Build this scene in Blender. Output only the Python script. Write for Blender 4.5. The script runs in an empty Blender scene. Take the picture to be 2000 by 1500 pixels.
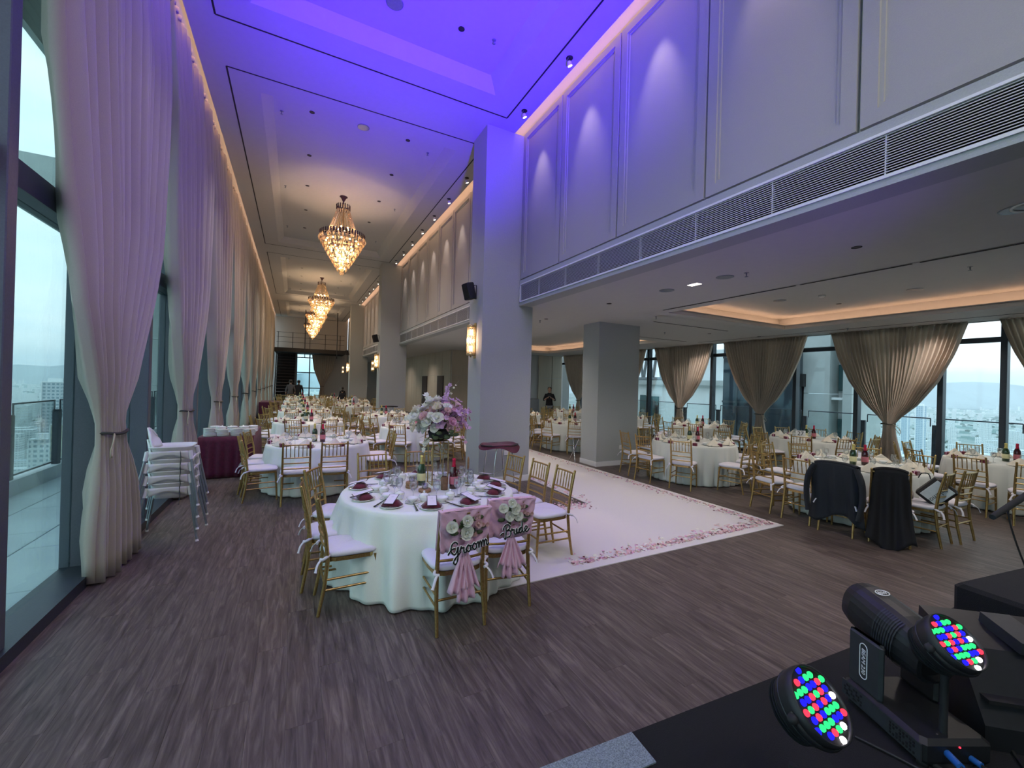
import bpy, math, random
from mathutils import Vector, Matrix, Quaternion
random.seed(7)
sc = bpy.context.scene
R = math.radians
PI = math.pi
# ---------------------------------------------------------------- camera, world, exposure
CAMH = 1.82
cam = bpy.data.cameras.new('camera'); cam.sensor_width = 36; cam.lens = 815/2000*36; cam.clip_start = .05; cam.clip_end = 20000
camo = bpy.data.objects.new('camera', cam); sc.collection.objects.link(camo)
yaw, pitch, roll = .47989, .00165, .0266
fw = Vector((math.sin(yaw)*math.cos(pitch), math.cos(yaw)*math.cos(pitch), math.sin(pitch)))
rt = Vector((math.cos(yaw), -math.sin(yaw), 0)); up = rt.cross(fw)
r2 = math.cos(roll)*rt + math.sin(roll)*up; u2 = -math.sin(roll)*rt + math.cos(roll)*up
M = Matrix.Identity(4)
for i in range(3):
    M[i][0] = r2[i]; M[i][1] = u2[i]; M[i][2] = -fw[i]
M[0][3], M[1][3], M[2][3] = 0, 0, CAMH
camo.matrix_world = M
sc.camera = camo
sc.view_settings.view_transform = 'Standard'; sc.view_settings.look = 'None'
sc.view_settings.exposure = 0.62; sc.view_settings.gamma = 1; sc.view_settings.use_curve_mapping = False
sc.cycles.use_denoising = True
sc.cycles.max_bounces = 7; sc.cycles.diffuse_bounces = 4; sc.cycles.glossy_bounces = 3; sc.cycles.transparent_max_bounces = 24
sc.cycles.transmission_bounces = 4; sc.cycles.volume_bounces = 2
sc.cycles.sample_clamp_indirect = 4; sc.cycles.blur_glossy = 1.0; sc.cycles.caustics_reflective = False; sc.cycles.caustics_refractive = False

W = bpy.data.worlds.new('world'); sc.world = W; W.use_nodes = True
nt = W.node_tree; N = nt.nodes; L = nt.links
for n in list(N): N.remove(n)
out = N.new('ShaderNodeOutputWorld'); bg = N.new('ShaderNodeBackground'); tc = N.new('ShaderNodeTexCoord')
sep = N.new('ShaderNodeSeparateXYZ'); L.new(tc.outputs['Generated'], sep.inputs[0])
ramp = N.new('ShaderNodeValToRGB'); L.new(sep.outputs['Z'], ramp.inputs[0])
e = ramp.color_ramp.elements
e[0].position = 0.0; e[0].color = (.30, .46, .62, 1)
e[1].position = .05; e[1].color = (.50, .66, .76, 1)
x = e.new(.16); x.color = (.66, .80, .86, 1)
x = e.new(.55); x.color = (.60, .78, .88, 1)
x = e.new(1.0); x.color = (.42, .62, .80, 1)
nz = N.new('ShaderNodeTexNoise'); nz.inputs['Scale'].default_value = 2.2; nz.inputs['Detail'].default_value = 7; nz.inputs['Roughness'].default_value = .6
mp = N.new('ShaderNodeMapping'); mp.inputs['Scale'].default_value = (1, 1, 4.5); L.new(tc.outputs['Generated'], mp.inputs[0]); L.new(mp.outputs[0], nz.inputs['Vector'])
cr = N.new('ShaderNodeValToRGB'); cr.color_ramp.elements[0].position = .42; cr.color_ramp.elements[0].color = (0, 0, 0, 1); cr.color_ramp.elements[1].position = .68; cr.color_ramp.elements[1].color = (.75, .75, .75, 1)
L.new(nz.outputs['Fac'], cr.inputs[0])
mx = N.new('ShaderNodeMixRGB'); L.new(cr.outputs[0], mx.inputs[0]); L.new(ramp.outputs[0], mx.inputs[1]); mx.inputs[2].default_value = (.86, .92, .94, 1)
L.new(mx.outputs[0], bg.inputs[0]); bg.inputs[1].default_value = 1.45; L.new(bg.outputs[0], out.inputs[0])

def light(kind, name, loc, energy, color, to=None, **kw):
    d = bpy.data.lights.new(name, kind); d.energy = energy; d.color = color
    for k, v in kw.items(): setattr(d, k, v)
    o = bpy.data.objects.new(name, d); sc.collection.objects.link(o); o.location = loc
    if to is not None:
        v = Vector(to) - Vector(loc)
        o.rotation_euler = v.to_track_quat('-Z', 'Y').to_euler()
    return o
# daylight portals: guide sky light through the two glass walls
def portal(name, loc, rot, sx, sy):
    d = bpy.data.lights.new(name, 'AREA'); d.shape = 'RECTANGLE'; d.size = sx; d.size_y = sy; d.cycles.is_portal = True
    o = bpy.data.objects.new(name, d); sc.collection.objects.link(o); o.location = loc; o.rotation_euler = rot
portal('daylight_portal_left', (-1.95, 16, 3.3), (0, -PI/2, 0), 6.4, 38)
portal('daylight_portal_right', (12.35, 8, 1.65), (0, PI/2, 0), 3.2, 22)
# stage lighting rig behind the camera: purple wash thrown up over the front bay; the white area light is an added fill
PUR = (.065, .003, 1.0)
light('SPOT', 'purple_stage_wash', (1.1, -.7, 1.0), 8800, PUR, (1.5, 5.1, 6.9), spot_size=R(50), spot_blend=1.0, shadow_soft_size=.25)
light('SPOT', 'violet_stage_wash', (2.4, -.8, 1.2), 110, (.25, .10, 1.0), (4.1, 2.8, 3.3), spot_size=R(40), spot_blend=1.0, shadow_soft_size=.2)
light('SPOT', 'violet_curtain_wash', (1.6, -1.0, 1.2), 240, (.34, .10, 1.0), (-1.4, 5.8, 5.0), spot_size=R(56), spot_blend=1.0, shadow_soft_size=.2)
light('AREA', 'front_fill_light', (1.5, -2.2, 5.6), 70, (1, .95, .92), (2.5, 5.5, 0), shape='RECTANGLE', size=3.5, size_y=1.2)  # unseen soft fill, added to brighten the room from the front

# ---------------------------------------------------------------- materials
MATS = {}
def nodemat(name):
    m = bpy.data.materials.new(name); m.use_nodes = True
    nt = m.node_tree; nt.nodes.clear()
    o = nt.nodes.new('ShaderNodeOutputMaterial')
    return m, nt, o
def mat(name, col, rough=.6, metal=0, var=.06, scale=30, bump=0, coat=0, trans=0, stretch=None, sheen=0, obj=True, emis=None, estr=0, alpha=None):
    if name in MATS: return MATS[name]
    m, nt, o = nodemat(name); N = nt.nodes; L = nt.links
    p = N.new('ShaderNodeBsdfPrincipled'); p.inputs['Roughness'].default_value = rough; p.inputs['Metallic'].default_value = metal
    t = N.new('ShaderNodeTexCoord'); mp = N.new('ShaderNodeMapping'); L.new(t.outputs['Object'], mp.inputs[0])
    mp.inputs['Scale'].default_value = stretch or (1, 1, 1)
    n = N.new('ShaderNodeTexNoise'); n.inputs['Scale'].default_value = scale; n.inputs['Detail'].default_value = 4; L.new(mp.outputs[0], n.inputs['Vector'])
    mr = N.new('ShaderNodeMapRange'); mr.inputs[1].default_value = .25; mr.inputs[2].default_value = .75; mr.inputs[3].default_value = 1-var; mr.inputs[4].default_value = 1+var
    L.new(n.outputs['Fac'], mr.inputs[0])
    v = N.new('ShaderNodeVectorMath'); v.operation = 'SCALE'; v.inputs[0].default_value = col[:3]; L.new(mr.outputs[0], v.inputs['Scale'])
    L.new(v.outputs[0], p.inputs['Base Color'])
    if bump:
        b = N.new('ShaderNodeBump'); b.inputs['Strength'].default_value = bump; b.inputs['Distance'].default_value = .004; L.new(n.outputs['Fac'], b.inputs['Height']); L.new(b.outputs[0], p.inputs['Normal'])
    if coat: p.inputs['Coat Weight'].default_value = coat
    if sheen: p.inputs['Sheen Weight'].default_value = sheen
    if emis: p.inputs['Emission Color'].default_value = (*emis, 1); p.inputs['Emission Strength'].default_value = estr
    if trans:
        tb = N.new('ShaderNodeBsdfTranslucent'); L.new(v.outputs[0], tb.inputs[0]); ms = N.new('ShaderNodeMixShader'); ms.inputs[0].default_value = trans
        L.new(p.outputs[0], ms.inputs[1]); L.new(tb.outputs[0], ms.inputs[2]); L.new(ms.outputs[0], o.inputs[0])
    else: L.new(p.outputs[0], o.inputs[0])
    MATS[name] = m
    return m
def emat(name, col, s):
    m, nt, o = nodemat(name); e = nt.nodes.new('ShaderNodeEmission'); e.inputs[0].default_value = (*col, 1); e.inputs[1].default_value = s
    nt.links.new(e.outputs[0], o.inputs[0]); MATS[name] = m; return m
def glassmat(name, tint, gl=.04, rough=0.0):
    m, nt, o = nodemat(name); N = nt.nodes; L = nt.links
    t = N.new('ShaderNodeBsdfTransparent'); t.inputs[0].default_value = (*tint, 1); g = N.new('ShaderNodeBsdfGlossy'); g.inputs['Roughness'].default_value = rough
    f = N.new('ShaderNodeFresnel'); f.inputs[0].default_value = 1.45; ms = N.new('ShaderNodeMixShader')
    mul = N.new('ShaderNodeMath'); mul.operation = 'MULTIPLY_ADD'; mul.inputs[1].default_value = .42; mul.inputs[2].default_value = gl; L.new(f.outputs[0], mul.inputs[0])
    L.new(mul.outputs[0], ms.inputs[0]); L.new(t.outputs[0], ms.inputs[1]); L.new(g.outputs[0], ms.inputs[2]); L.new(ms.outputs[0], o.inputs[0])
    MATS[name] = m; return m
def woodfloor():
    m, nt, o = nodemat('floor_vinyl_wood'); N = nt.nodes; L = nt.links
    geo = N.new('ShaderNodeNewGeometry'); sp = N.new('ShaderNodeSeparateXYZ'); L.new(geo.outputs['Position'], sp.inputs[0])
    def math_(op, a, b=None):
        n = N.new('ShaderNodeMath'); n.operation = op
        for i, q in enumerate((a, b)):
            if q is None: continue
            if isinstance(q, (int, float)): n.inputs[i].default_value = q
            else: L.new(q, n.inputs[i])
        return n.outputs[0]
    col = math_('FLOOR', math_('DIVIDE', sp.outputs[0], PW)); off = math_('FRACT', math_('MULTIPLY', col, .37))
    row = math_('FLOOR', math_('SUBTRACT', math_('DIVIDE', sp.outputs[1], PL), off))
    cb = N.new('ShaderNodeCombineXYZ'); L.new(col, cb.inputs[0]); L.new(row, cb.inputs[1])
    wn = N.new('ShaderNodeTexWhiteNoise'); wn.noise_dimensions = '2D'; L.new(cb.outputs[0], wn.inputs['Vector'])
    mul = N.new('ShaderNodeVectorMath'); mul.operation = 'MULTIPLY'; mul.inputs[1].default_value = (1, .085, 1); L.new(geo.outputs['Position'], mul.inputs[0])
    add = N.new('ShaderNodeVectorMath'); add.operation = 'ADD'; L.new(mul.outputs[0], add.inputs[0])
    sc3 = N.new('ShaderNodeVectorMath'); sc3.operation = 'SCALE'; sc3.inputs['Scale'].default_value = 23; L.new(wn.outputs['Color'], sc3.inputs[0]); L.new(sc3.outputs[0], add.inputs[1])
    n1 = N.new('ShaderNodeTexNoise'); n1.inputs['Scale'].default_value = 34; n1.inputs['Detail'].default_value = 7; n1.inputs['Roughness'].default_value = .62; n1.inputs['Distortion'].default_value = .8; L.new(add.outputs[0], n1.inputs['Vector'])
    n2 = N.new('ShaderNodeTexNoise'); n2.inputs['Scale'].default_value = 7; n2.inputs['Detail'].default_value = 3; n2.inputs['Distortion'].default_value = 1.2; L.new(add.outputs[0], n2.inputs['Vector'])
    r1 = N.new('ShaderNodeValToRGB'); e = r1.color_ramp.elements
    e[0].position = .28; e[0].color = (.040, .028, .025, 1); e[1].position = .72; e[1].color = (.20, .160, .140, 1)
    q = e.new(.5); q.color = (.105, .079, .070, 1)
    L.new(n1.outputs['Fac'], r1.inputs[0])
    a = math_('ADD', math_('MULTIPLY', wn.outputs['Value'], .10), math_('MULTIPLY', n2.outputs['Fac'], .8)); a = math_('ADD', a, .40)
    v = N.new('ShaderNodeVectorMath'); v.operation = 'SCALE'; L.new(r1.outputs[0], v.inputs[0]); L.new(a, v.inputs['Scale'])
    p = N.new('ShaderNodeBsdfPrincipled'); L.new(v.outputs[0], p.inputs['Base Color']); p.inputs['Roughness'].default_value = .5; p.inputs['Specular IOR Level'].default_value = .4
    b = N.new('ShaderNodeBump'); b.inputs['Strength'].default_value = .12; b.inputs['Distance'].default_value = .003; L.new(n1.outputs['Fac'], b.inputs['Height']); L.new(b.outputs[0], p.inputs['Normal'])
    L.new(p.outputs[0], o.inputs[0]); MATS['floor'] = m; return m
PW, PL = .18, 1.22
woodfloor()
mat('wall', (.44, .435, .425), .75, var=.03, scale=60, bump=.25)
mat('column', (.40, .42, .41), .78, var=.05, scale=90, bump=.5)
mat('panel', (.38, .37, .36), .7, var=.03, scale=120, bump=.2)
mat('ceil', (.46, .46, .45), .8, var=.02, scale=12)
mat('ceil_low', (.56, .56, .54), .8, var=.02, scale=12)
mat('white_trim', (.78, .78, .78), .5, var=.02)
mat('slat', (.62, .62, .63), .5, var=.02)
mat('black', (.012, .012, .014), .75, var=.2)
mat('slot', (.01, .01, .012), .7, var=.1)
mat('frame', (.035, .043, .055), .42, .3, var=.12, scale=80, bump=.1)
mat('post', (.10, .11, .13), .5, .2, var=.1, scale=80, bump=.1)
mat('curtain', (.50, .45, .38), .9, var=.07, scale=250, bump=.3, trans=.10, sheen=.3)
mat('curtain_right', (.80, .70, .60), .9, var=.12, scale=40, stretch=(6, 6, .4), bump=.2, trans=.5, sheen=.2)
mat('cord', (.05, .05, .04), .8); mat('cord_tan', (.42, .36, .26), .8)
mat('gold', (.46, .31, .12), .34, .88, var=.25, scale=60, bump=.15)
mat('gold_dark', (.36, .24, .11), .45, .6, var=.2, scale=50)
mat('cushion', (.72, .69, .76), .85, var=.03, scale=120, bump=.2)
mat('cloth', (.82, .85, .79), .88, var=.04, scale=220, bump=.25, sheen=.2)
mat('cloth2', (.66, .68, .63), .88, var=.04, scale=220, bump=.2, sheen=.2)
mat('carpet', (.70, .67, .66), .95, var=.05, scale=400, bump=.8)
mat('china', (.83, .84, .83), .18, var=.02, coat=.5)
mat('maroon', (.13, .008, .028), .8, var=.2, scale=80, sheen=.3)
mat('maroon_cloth', (.085, .005, .026), .85, var=.3, scale=30, sheen=.12, bump=.2)
mat('card', (.80, .76, .84), .6, var=.02)
mat('napkin', (.80, .74, .62), .85, var=.04, scale=150, bump=.2)
mat('brown', (.17, .09, .05), .7, var=.3, scale=40, bump=.4)
mat('woodslice', (.30, .17, .09), .7, var=.35, scale=30, bump=.4)
mat('bottle_green', (.02, .05, .02), .12, coat=1, var=.1); mat('bottle_red', (.05, .004, .008), .12, coat=1, var=.1)
mat('foil_gold', (.75, .62, .22), .3, .8, var=.15); mat('foil_red', (.60, .02, .07), .35, .5, var=.1); mat('label_pink', (.55, .16, .2), .6); mat('label_cream', (.75, .7, .4), .6)
mat('pink_cloth', (.86, .52, .70), .55, var=.06, scale=90, sheen=.6, trans=.15)
mat('petal_white', (.86, .86, .78), .7, var=.05, trans=.25); mat('petal_cream', (.82, .76, .62), .7, var=.06, trans=.25)
mat('petal_pink', (.74, .42, .58), .7, var=.12, trans=.25); mat('petal_lilac', (.66, .42, .66), .7, var=.12, trans=.25); mat('petal_blush', (.78, .54, .54), .7, var=.1, trans=.25)
mat('leaf', (.09, .13, .06), .6, var=.3, trans=.2); mat('leaf_grey', (.28, .32, .25), .6, var=.2, trans=.2); mat('stem', (.14, .15, .06), .7, var=.3)
mat('text_black', (.008, .008, .01), .35, coat=.4); mat('text_white', (.85, .85, .85), .5)
mat('chrome', (.6, .61, .62), .2, .95, var=.05)
mat('plastic_white', (.78, .78, .77), .45, var=.02, coat=.2); mat('metal_grey', (.26, .29, .32), .45, .6, var=.1)
mat('strap', (.06, .08, .08), .8); mat('silver', (.5, .5, .5), .3, .8)
mat('tile', (.50, .58, .58), .6, var=.12, scale=1.3, bump=.1)
mat('concrete', (.45, .49, .48), .85, var=.12, scale=1.6, bump=.3)
mat('concrete_dark', (.20, .23, .25), .85, var=.2, scale=1.6)
mat('render_white', (.74, .78, .78), .85, var=.06, scale=1)
mat('teal_pane', (.03, .10, .11), .12, var=.2, coat=.6)
mat('dark_glass', (.03, .045, .06), .08, var=.3, scale=.8, coat=.8)
mat('wood_wall', (.46, .40, .31), .6, var=.08, scale=4, stretch=(1, 1, .15)); mat('wood_joint', (.1, .08, .06), .8)
mat('stage_black', (.0045, .0045, .006), .95, var=.5, scale=300, bump=.8); mat('carpet_grey', (.20, .24, .27), .95, var=.55, scale=160, bump=1)
mat('lamp_black', (.009, .010, .012), .5, var=.2, bump=.2); mat('lamp_grey', (.026, .030, .034), .5, var=.15); mat('lamp_vent', (.004, .004, .005), .8)
mat('plug_blue', (.02, .12, .42), .4); mat('cable', (.015, .015, .015), .5)
mat('jacket', (.013, .016, .023), .9, var=.2, scale=200, bump=.4, sheen=.04); mat('gown', (.003, .003, .005), .85, var=.3, scale=30)
mat('bag_black', (.01, .01, .012), .6, var=.1); mat('bag_white', (.62, .68, .70), .6); mat('bag_tan', (.42, .36, .30), .8, var=.1, scale=12)
mat('skin', (.45, .27, .19), .55, var=.05); mat('hair', (.01, .008, .008), .6); mat('shirt_black', (.01, .01, .014), .85, var=.2); mat('trouser_grey', (.16, .17, .18), .85); mat('suit_black', (.012, .012, .016), .8); mat('shirt_grey', (.10, .10, .11), .8)
mat('brass', (.50, .37, .18), .3, .9, var=.1); mat('bronze_bar', (.10, .05, .06), .25, .6, var=.2)
mat('stair', (.035, .025, .025), .6, var=.2); mat('tree', (.05, .09, .05), .9, var=.3)
emat('led_warm', (1, .56, .34), 9.0); emat('bulb_warm', (1, .60, .26), 22); emat('spot_face', (1, .86, .74), 14); emat('sconce_glow', (1, .80, .52), 7); emat('down_face', (1, .85, .7), 5)
emat('led_red', (1, .03, .06), 1.6); emat('led_green', (.03, 1, .22), 1.0); emat('led_blue', (.01, .01, 1), 1.6); emat('led_white', (1, .95, 1), 5)
glassmat('pane_left', (.86, .97, .98), .01); glassmat('pane_right', (.93, .975, .99), .01); glassmat('clear_glass', (.96, .97, .97), .08); glassmat('rail_glass', (.95, .985, .985), .0)
def crystal():
    m, nt, o = nodemat('crystal'); N = nt.nodes; L = nt.links
    t = N.new('ShaderNodeBsdfTransparent'); t.inputs[0].default_value = (1, .90, .78, 1)
    g = N.new('ShaderNodeBsdfGlossy'); g.inputs['Roughness'].default_value = .08; g.inputs[0].default_value = (1, .9, .78, 1)
    d = N.new('ShaderNodeBsdfTranslucent'); d.inputs[0].default_value = (.95, .78, .58, 1)
    a = N.new('ShaderNodeMixShader'); a.inputs[0].default_value = .5; L.new(g.outputs[0], a.inputs[1]); L.new(d.outputs[0], a.inputs[2])
    b = N.new('ShaderNodeMixShader'); b.inputs[0].default_value = .55; L.new(t.outputs[0], b.inputs[1]); L.new(a.outputs[0], b.inputs[2]); L.new(b.outputs[0], o.inputs[0])
    MATS['crystal'] = m
crystal()

# ---------------------------------------------------------------- mesh helpers
class MB:
    def __init__(s): s.v = []; s.f = []; s.sm = []
    def add(s, vs, fs, smooth=False, M=None):
        b = len(s.v)
        s.v += [tuple(M @ Vector(p)) for p in vs] if M is not None else [tuple(p) for p in vs]
        s.f += [tuple(i+b for i in f) for f in fs]; s.sm += [smooth]*len(fs)
        return s
    def box(s, x0, x1, y0, y1, z0, z1, M=None):
        return s.add([(x0,y0,z0),(x1,y0,z0),(x1,y1,z0),(x0,y1,z0),(x0,y0,z1),(x1,y0,z1),(x1,y1,z1),(x0,y1,z1)],
                     [(0,3,2,1),(4,5,6,7),(0,1,5,4),(1,2,6,5),(2,3,7,6),(3,0,4,7)], M=M)
    def bevbox(s, x0, x1, y0, y1, z0, z1, b=.01, M=None):
        # box with chamfered vertical and top edges
        P = []
        for z, i in ((z0, b*.5), (z0+b, 0), (z1-b, 0), (z1, b)):
            a0, a1, c0, c1 = x0+i, x1-i, y0+i, y1-i
            P += [(a0+b,c0,z),(a1-b,c0,z),(a1,c0+b,z),(a1,c1-b,z),(a1-b,c1,z),(a0+b,c1,z),(a0,c1-b,z),(a0,c0+b,z)]
        F = [tuple(reversed(range(8))), tuple(range(24, 32))]
        for k in range(3):
            for j in range(8): F.append((k*8+j, k*8+(j+1) % 8, k*8+8+(j+1) % 8, k*8+8+j))
        return s.add(P, F, M=M)
    def tube(s, p0, p1, r0, r1=None, n=8, caps=True, smooth=True):
        r1 = r0 if r1 is None else r1
        p0 = Vector(p0); p1 = Vector(p1); d = (p1-p0)
        if d.length < 1e-7: return s
        d.normalize(); a = Vector((0,0,1)) if abs(d.z) < .9 else Vector((1,0,0)); u = d.cross(a).normalized(); w = d.cross(u)
        V = []; F = []
        for p, r in ((p0, r0), (p1, r1)):
            for i in range(n):
                t = 2*PI*i/n; V.append(p + (u*math.cos(t)+w*math.sin(t))*r)
        for i in range(n): F.append((i, (i+1) % n, n+(i+1) % n, n+i))
        s.add(V, F, smooth)
        if caps: s.add(V, [tuple(reversed(range(n))), tuple(range(n, 2*n))])
        return s
    def path(s, pts, r, n=8, closed=False, flat=1.0, nrm=None):
        pts = [Vector(p) for p in pts]; m = len(pts); V = []; F = []
        pu = None
        for i, p in enumerate(pts):
            a = pts[(i-1) % m] if (closed or i > 0) else p; b = pts[(i+1) % m] if (closed or i < m-1) else p
            d = (b-a).normalized() if (b-a).length > 1e-9 else Vector((0,0,1))
            if nrm is not None: w = Vector(nrm); u = d.cross(w).normalized(); w = u.cross(d).normalized()
            else:
                if pu is None: ax = Vector((0,0,1)) if abs(d.z) < .9 else Vector((1,0,0)); u = d.cross(ax).normalized()
                else: u = (pu - d*pu.dot(d)).normalized()
                w = d.cross(u)
            pu = u
            rr = r[i] if isinstance(r, (list, tuple)) else r
            for k in range(n):
                t = 2*PI*k/n; V.append(p + u*math.cos(t)*rr + w*math.sin(t)*rr*flat)
        for i in range(m if closed else m-1):
            j = (i+1) % m
            for k in range(n): F.append((i*n+k, i*n+(k+1) % n, j*n+(k+1) % n, j*n+k))
        s.add(V, F, True)
        if not closed: s.add(V, [tuple(reversed(range(n))), tuple(range((m-1)*n, m*n))])
        return s
    def lathe(s, prof, n=16, c=(0,0,0), fn=None, smooth=True, M=None, cap=True):
        V = []; F = []; m = len(prof)
        for j, (r, z) in enumerate(prof):
            for i in range(n):
                t = 2*PI*i/n; rr = r if fn is None else fn(r, z, t, j)
                V.append((c[0]+rr*math.cos(t), c[1]+rr*math.sin(t), c[2]+z))
        for j in range(m-1):
            for i in range(n): F.append((j*n+i, j*n+(i+1) % n, (j+1)*n+(i+1) % n, (j+1)*n+i))
        if cap and prof[0][0] > 1e-4: F.append(tuple(reversed(range(n))))
        if cap and prof[-1][0] > 1e-4: F.append(tuple(range((m-1)*n, m*n)))
        return s.add(V, F, smooth, M=M)
    def grid(s, nu, nv, fn, smooth=True, M=None, wrap=False):
        V = [fn(i/(nu-1) if not wrap else i/nu, j/(nv-1)) for j in range(nv) for i in range(nu)]; F = []
        for j in range(nv-1):
            for i in range(nu if wrap else nu-1): F.append((j*nu+i, j*nu+(i+1) % nu, (j+1)*nu+(i+1) % nu, (j+1)*nu+i))
        return s.add(V, F, smooth, M=M)
    def ball(s, c, r, n=8, m=5, sq=(1,1,1), M=None):
        V = []; F = []
        for j in range(m+1):
            ph = PI*j/m
            for i in range(n):
                t = 2*PI*i/n; V.append((c[0]+r*sq[0]*math.sin(ph)*math.cos(t), c[1]+r*sq[1]*math.sin(ph)*math.sin(t), c[2]-r*sq[2]*math.cos(ph)))
        for j in range(m):
            for i in range(n): F.append((j*n+i, j*n+(i+1) % n, (j+1)*n+(i+1) % n, (j+1)*n+i))
        return s.add(V, F, True, M=M)
    def mesh(s, name, m):
        me = bpy.data.meshes.new(name); me.from_pydata(s.v, [], s.f); me.polygons.foreach_set('use_smooth', s.sm)
        me.materials.append(MATS[m] if isinstance(m, str) else m); me.update(); return me
    def build(s, name, m, parent=None, loc=None, rotz=0, solid=0, sub=0):
        o = bpy.data.objects.new(name, s.mesh(name, m)); sc.collection.objects.link(o)
        if parent is not None: o.parent = parent
        if loc is not None: o.location = loc
        if rotz: o.rotation_euler.z = rotz
        if solid: q = o.modifiers.new('solid', 'SOLIDIFY'); q.thickness = solid; q.offset = 0
        if sub: q = o.modifiers.new('sub', 'SUBSURF'); q.levels = q.render_levels = sub
        return o
def tag(o, label=None, cat=None, group=None, kind=None):
    if label: o['label'] = label
    if cat: o['category'] = cat
    if group: o['group'] = group
    if kind: o['kind'] = kind
    return o
def thing(name, label=None, cat=None, loc=(0,0,0), rotz=0, group=None, kind=None):
    o = bpy.data.objects.new(name, None); sc.collection.objects.link(o); o.location = loc; o.rotation_euler = (0,0,rotz); o.empty_display_size = .05
    return tag(o, label, cat, group, kind)
def dup(src, loc=None, rotz=None, label=None, group=None, parent=None):
    c = src.copy(); sc.collection.objects.link(c)
    if parent is not None: c.parent = parent
    if loc is not None: c.location = loc
    if rotz is not None: c.rotation_euler = (0, 0, rotz)
    if label: c['label'] = label
    if group: c['group'] = group
    for ch in KIDS.get(src.name, ()): dup(ch, parent=c)
    return c
KIDS = {}
def proto(root):
    # remember a prototype's children so that copies are made quickly
    def rec(o):
        k = [q for q in sc.collection.objects if q.parent == o]; KIDS[o.name] = k
        for q in k: rec(q)
    rec(root); return root
class Use:
    # hands out the prototype itself first, then copies
    def __init__(s, root): s.root = proto(root); s.first = True
    def at(s, loc, rotz=0, label=None, group=None):
        if s.first:
            s.first = False; s.root.location = loc; s.root.rotation_euler = (0, 0, rotz)
            if label: s.root['label'] = label
            if group: s.root['group'] = group
            return s.root
        return dup(s.root, loc, rotz, label, group)
def cr(pts, k=8, closed=False):
    # Catmull-Rom through points
    P = [Vector(p) for p in pts]; n = len(P); o = []
    for i in range(n if closed else n-1):
        g = lambda j: P[j % n] if closed else P[max(0, min(n-1, j))]
        a, b, c, d = g(i-1), g(i), g(i+1), g(i+2)
        for q in range(k):
            t = q/k; o.append(.5*((2*b)+(c-a)*t+(2*a-5*b+4*c-d)*t*t+(3*b-a-3*c+d)*t**3))
    if not closed: o.append(P[-1])
    return o
def structure(o): o['kind'] = 'structure'; return o
def text_mesh(body, size, extrude=.002, shear=0, align='CENTER'):
    c = bpy.data.curves.new('t', 'FONT'); c.body = body; c.size = size; c.extrude = extrude; c.shear = shear; c.align_x = align; c.align_y = 'CENTER'; c.resolution_u = 3
    o = bpy.data.objects.new('t', c); sc.collection.objects.link(o); bpy.context.view_layer.update()
    me = bpy.data.meshes.new_from_object(o.evaluated_get(bpy.context.evaluated_depsgraph_get())); bpy.data.objects.remove(o); return me
def put_mesh(name, me, m, parent=None, M=None):
    me.materials.clear(); me.materials.append(MATS[m]); o = bpy.data.objects.new(name, me); sc.collection.objects.link(o)
    if parent is not None: o.parent = parent
    if M is not None: o.matrix_local = M
    return o
# ================================================================ SETTING
HC, HL = 6.51, 3.31          # hall ceiling, low ceiling
XW = 3.71                    # upper wall plane
XR = 12.0                    # right glass wall
YE = 36.0                    # far end
BAYS = [(-3.0, 6.93), (7.56, 17.1), (17.72, 27.35), (27.97, 36.0)]
COLY = [(6.93, 7.56), (17.1, 17.72), (27.35, 27.97)]
# floor: base slab, then planks laid lengthwise
fl = structure(MB().box(-1.8, 12.6, -4, YE, -.3, -.012).build('floor', 'black'))
pl = MB().bevbox(-PW/2+.0003, PW/2-.0003, -PL/2+.0003, PL/2-.0003, -.012, 0, .0006).mesh('plank', 'floor')
far = MB(); cells = []
for ci in range(math.floor(-1.75/PW), math.ceil(12.4/PW)):
    off = (ci*.37) % 1.0
    for ri in range(-4, math.ceil(YE/PL)+1):
        y0 = (ri+off)*PL
        if y0 > YE-PL: continue
        cells.append((ci, y0))
def seen(c):
    x, y = (c[0]+.5)*PW, c[1]+PL/2
    d = x*fw.x+y*fw.y
    if d < .9: return 1e9
    px = 1000+815*(x*fw.y-y*fw.x)/d; py = 750+815*1.82/d
    if not (-150 < px < 2100 and py < 1700): return 1e9
    return d
cells.sort(key=seen)
for k, (ci, y0) in enumerate(cells):
    x = (ci+.5)*PW; y = y0+PL/2
    if k < 300:
        o = bpy.data.objects.new('plank', pl); sc.collection.objects.link(o); o.location = (x, y, 0); o.parent = fl
    else: far.box(x-PW/2+.0006, x+PW/2-.0006, y-PL/2+.0006, y+PL/2-.0006, -.012, 0)
far.build('planks', 'floor', fl)['kind'] = 'stuff'

# hall ceiling with coffers, dark slot grooves
GL, GR = -1.03, 3.20
ce = MB(); XL0, XR0 = -1.36, 3.53
groove = [(-3.0, 6.61), (7.62, 16.9), (18.0, 26.5), (28.6, 35.8)]
inn = .42; st = .16; up_ = .17
prev = -4.0
for (y0, y1) in groove:
    a0, a1, b0, b1 = GL+inn, GR-inn, y0+inn, y1-inn
    ce.box(XL0, XR0, prev, b0, HC, HC+.1); prev = b1
    ce.box(XL0, a0, b0, b1, HC, HC+.1); ce.box(a1, XR0, b0, b1, HC, HC+.1)
    z0, z1 = HC, HC+up_
    c0, c1, d0, d1 = a0+st, a1-st, b0+st, b1-st
    ce.add([(a0,b0,z0),(a1,b0,z0),(a1,b1,z0),(a0,b1,z0),(c0,d0,z1),(c1,d0,z1),(c1,d1,z1),(c0,d1,z1)],
           [(0,4,5,1),(1,5,6,2),(2,6,7,3),(3,7,4,0)])
    ce.box(c0-.02, c1+.02, d0-.02, d1+.02, z1, z1+.1)
ce.box(XL0, XR0, prev, YE, HC, HC+.1)
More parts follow.
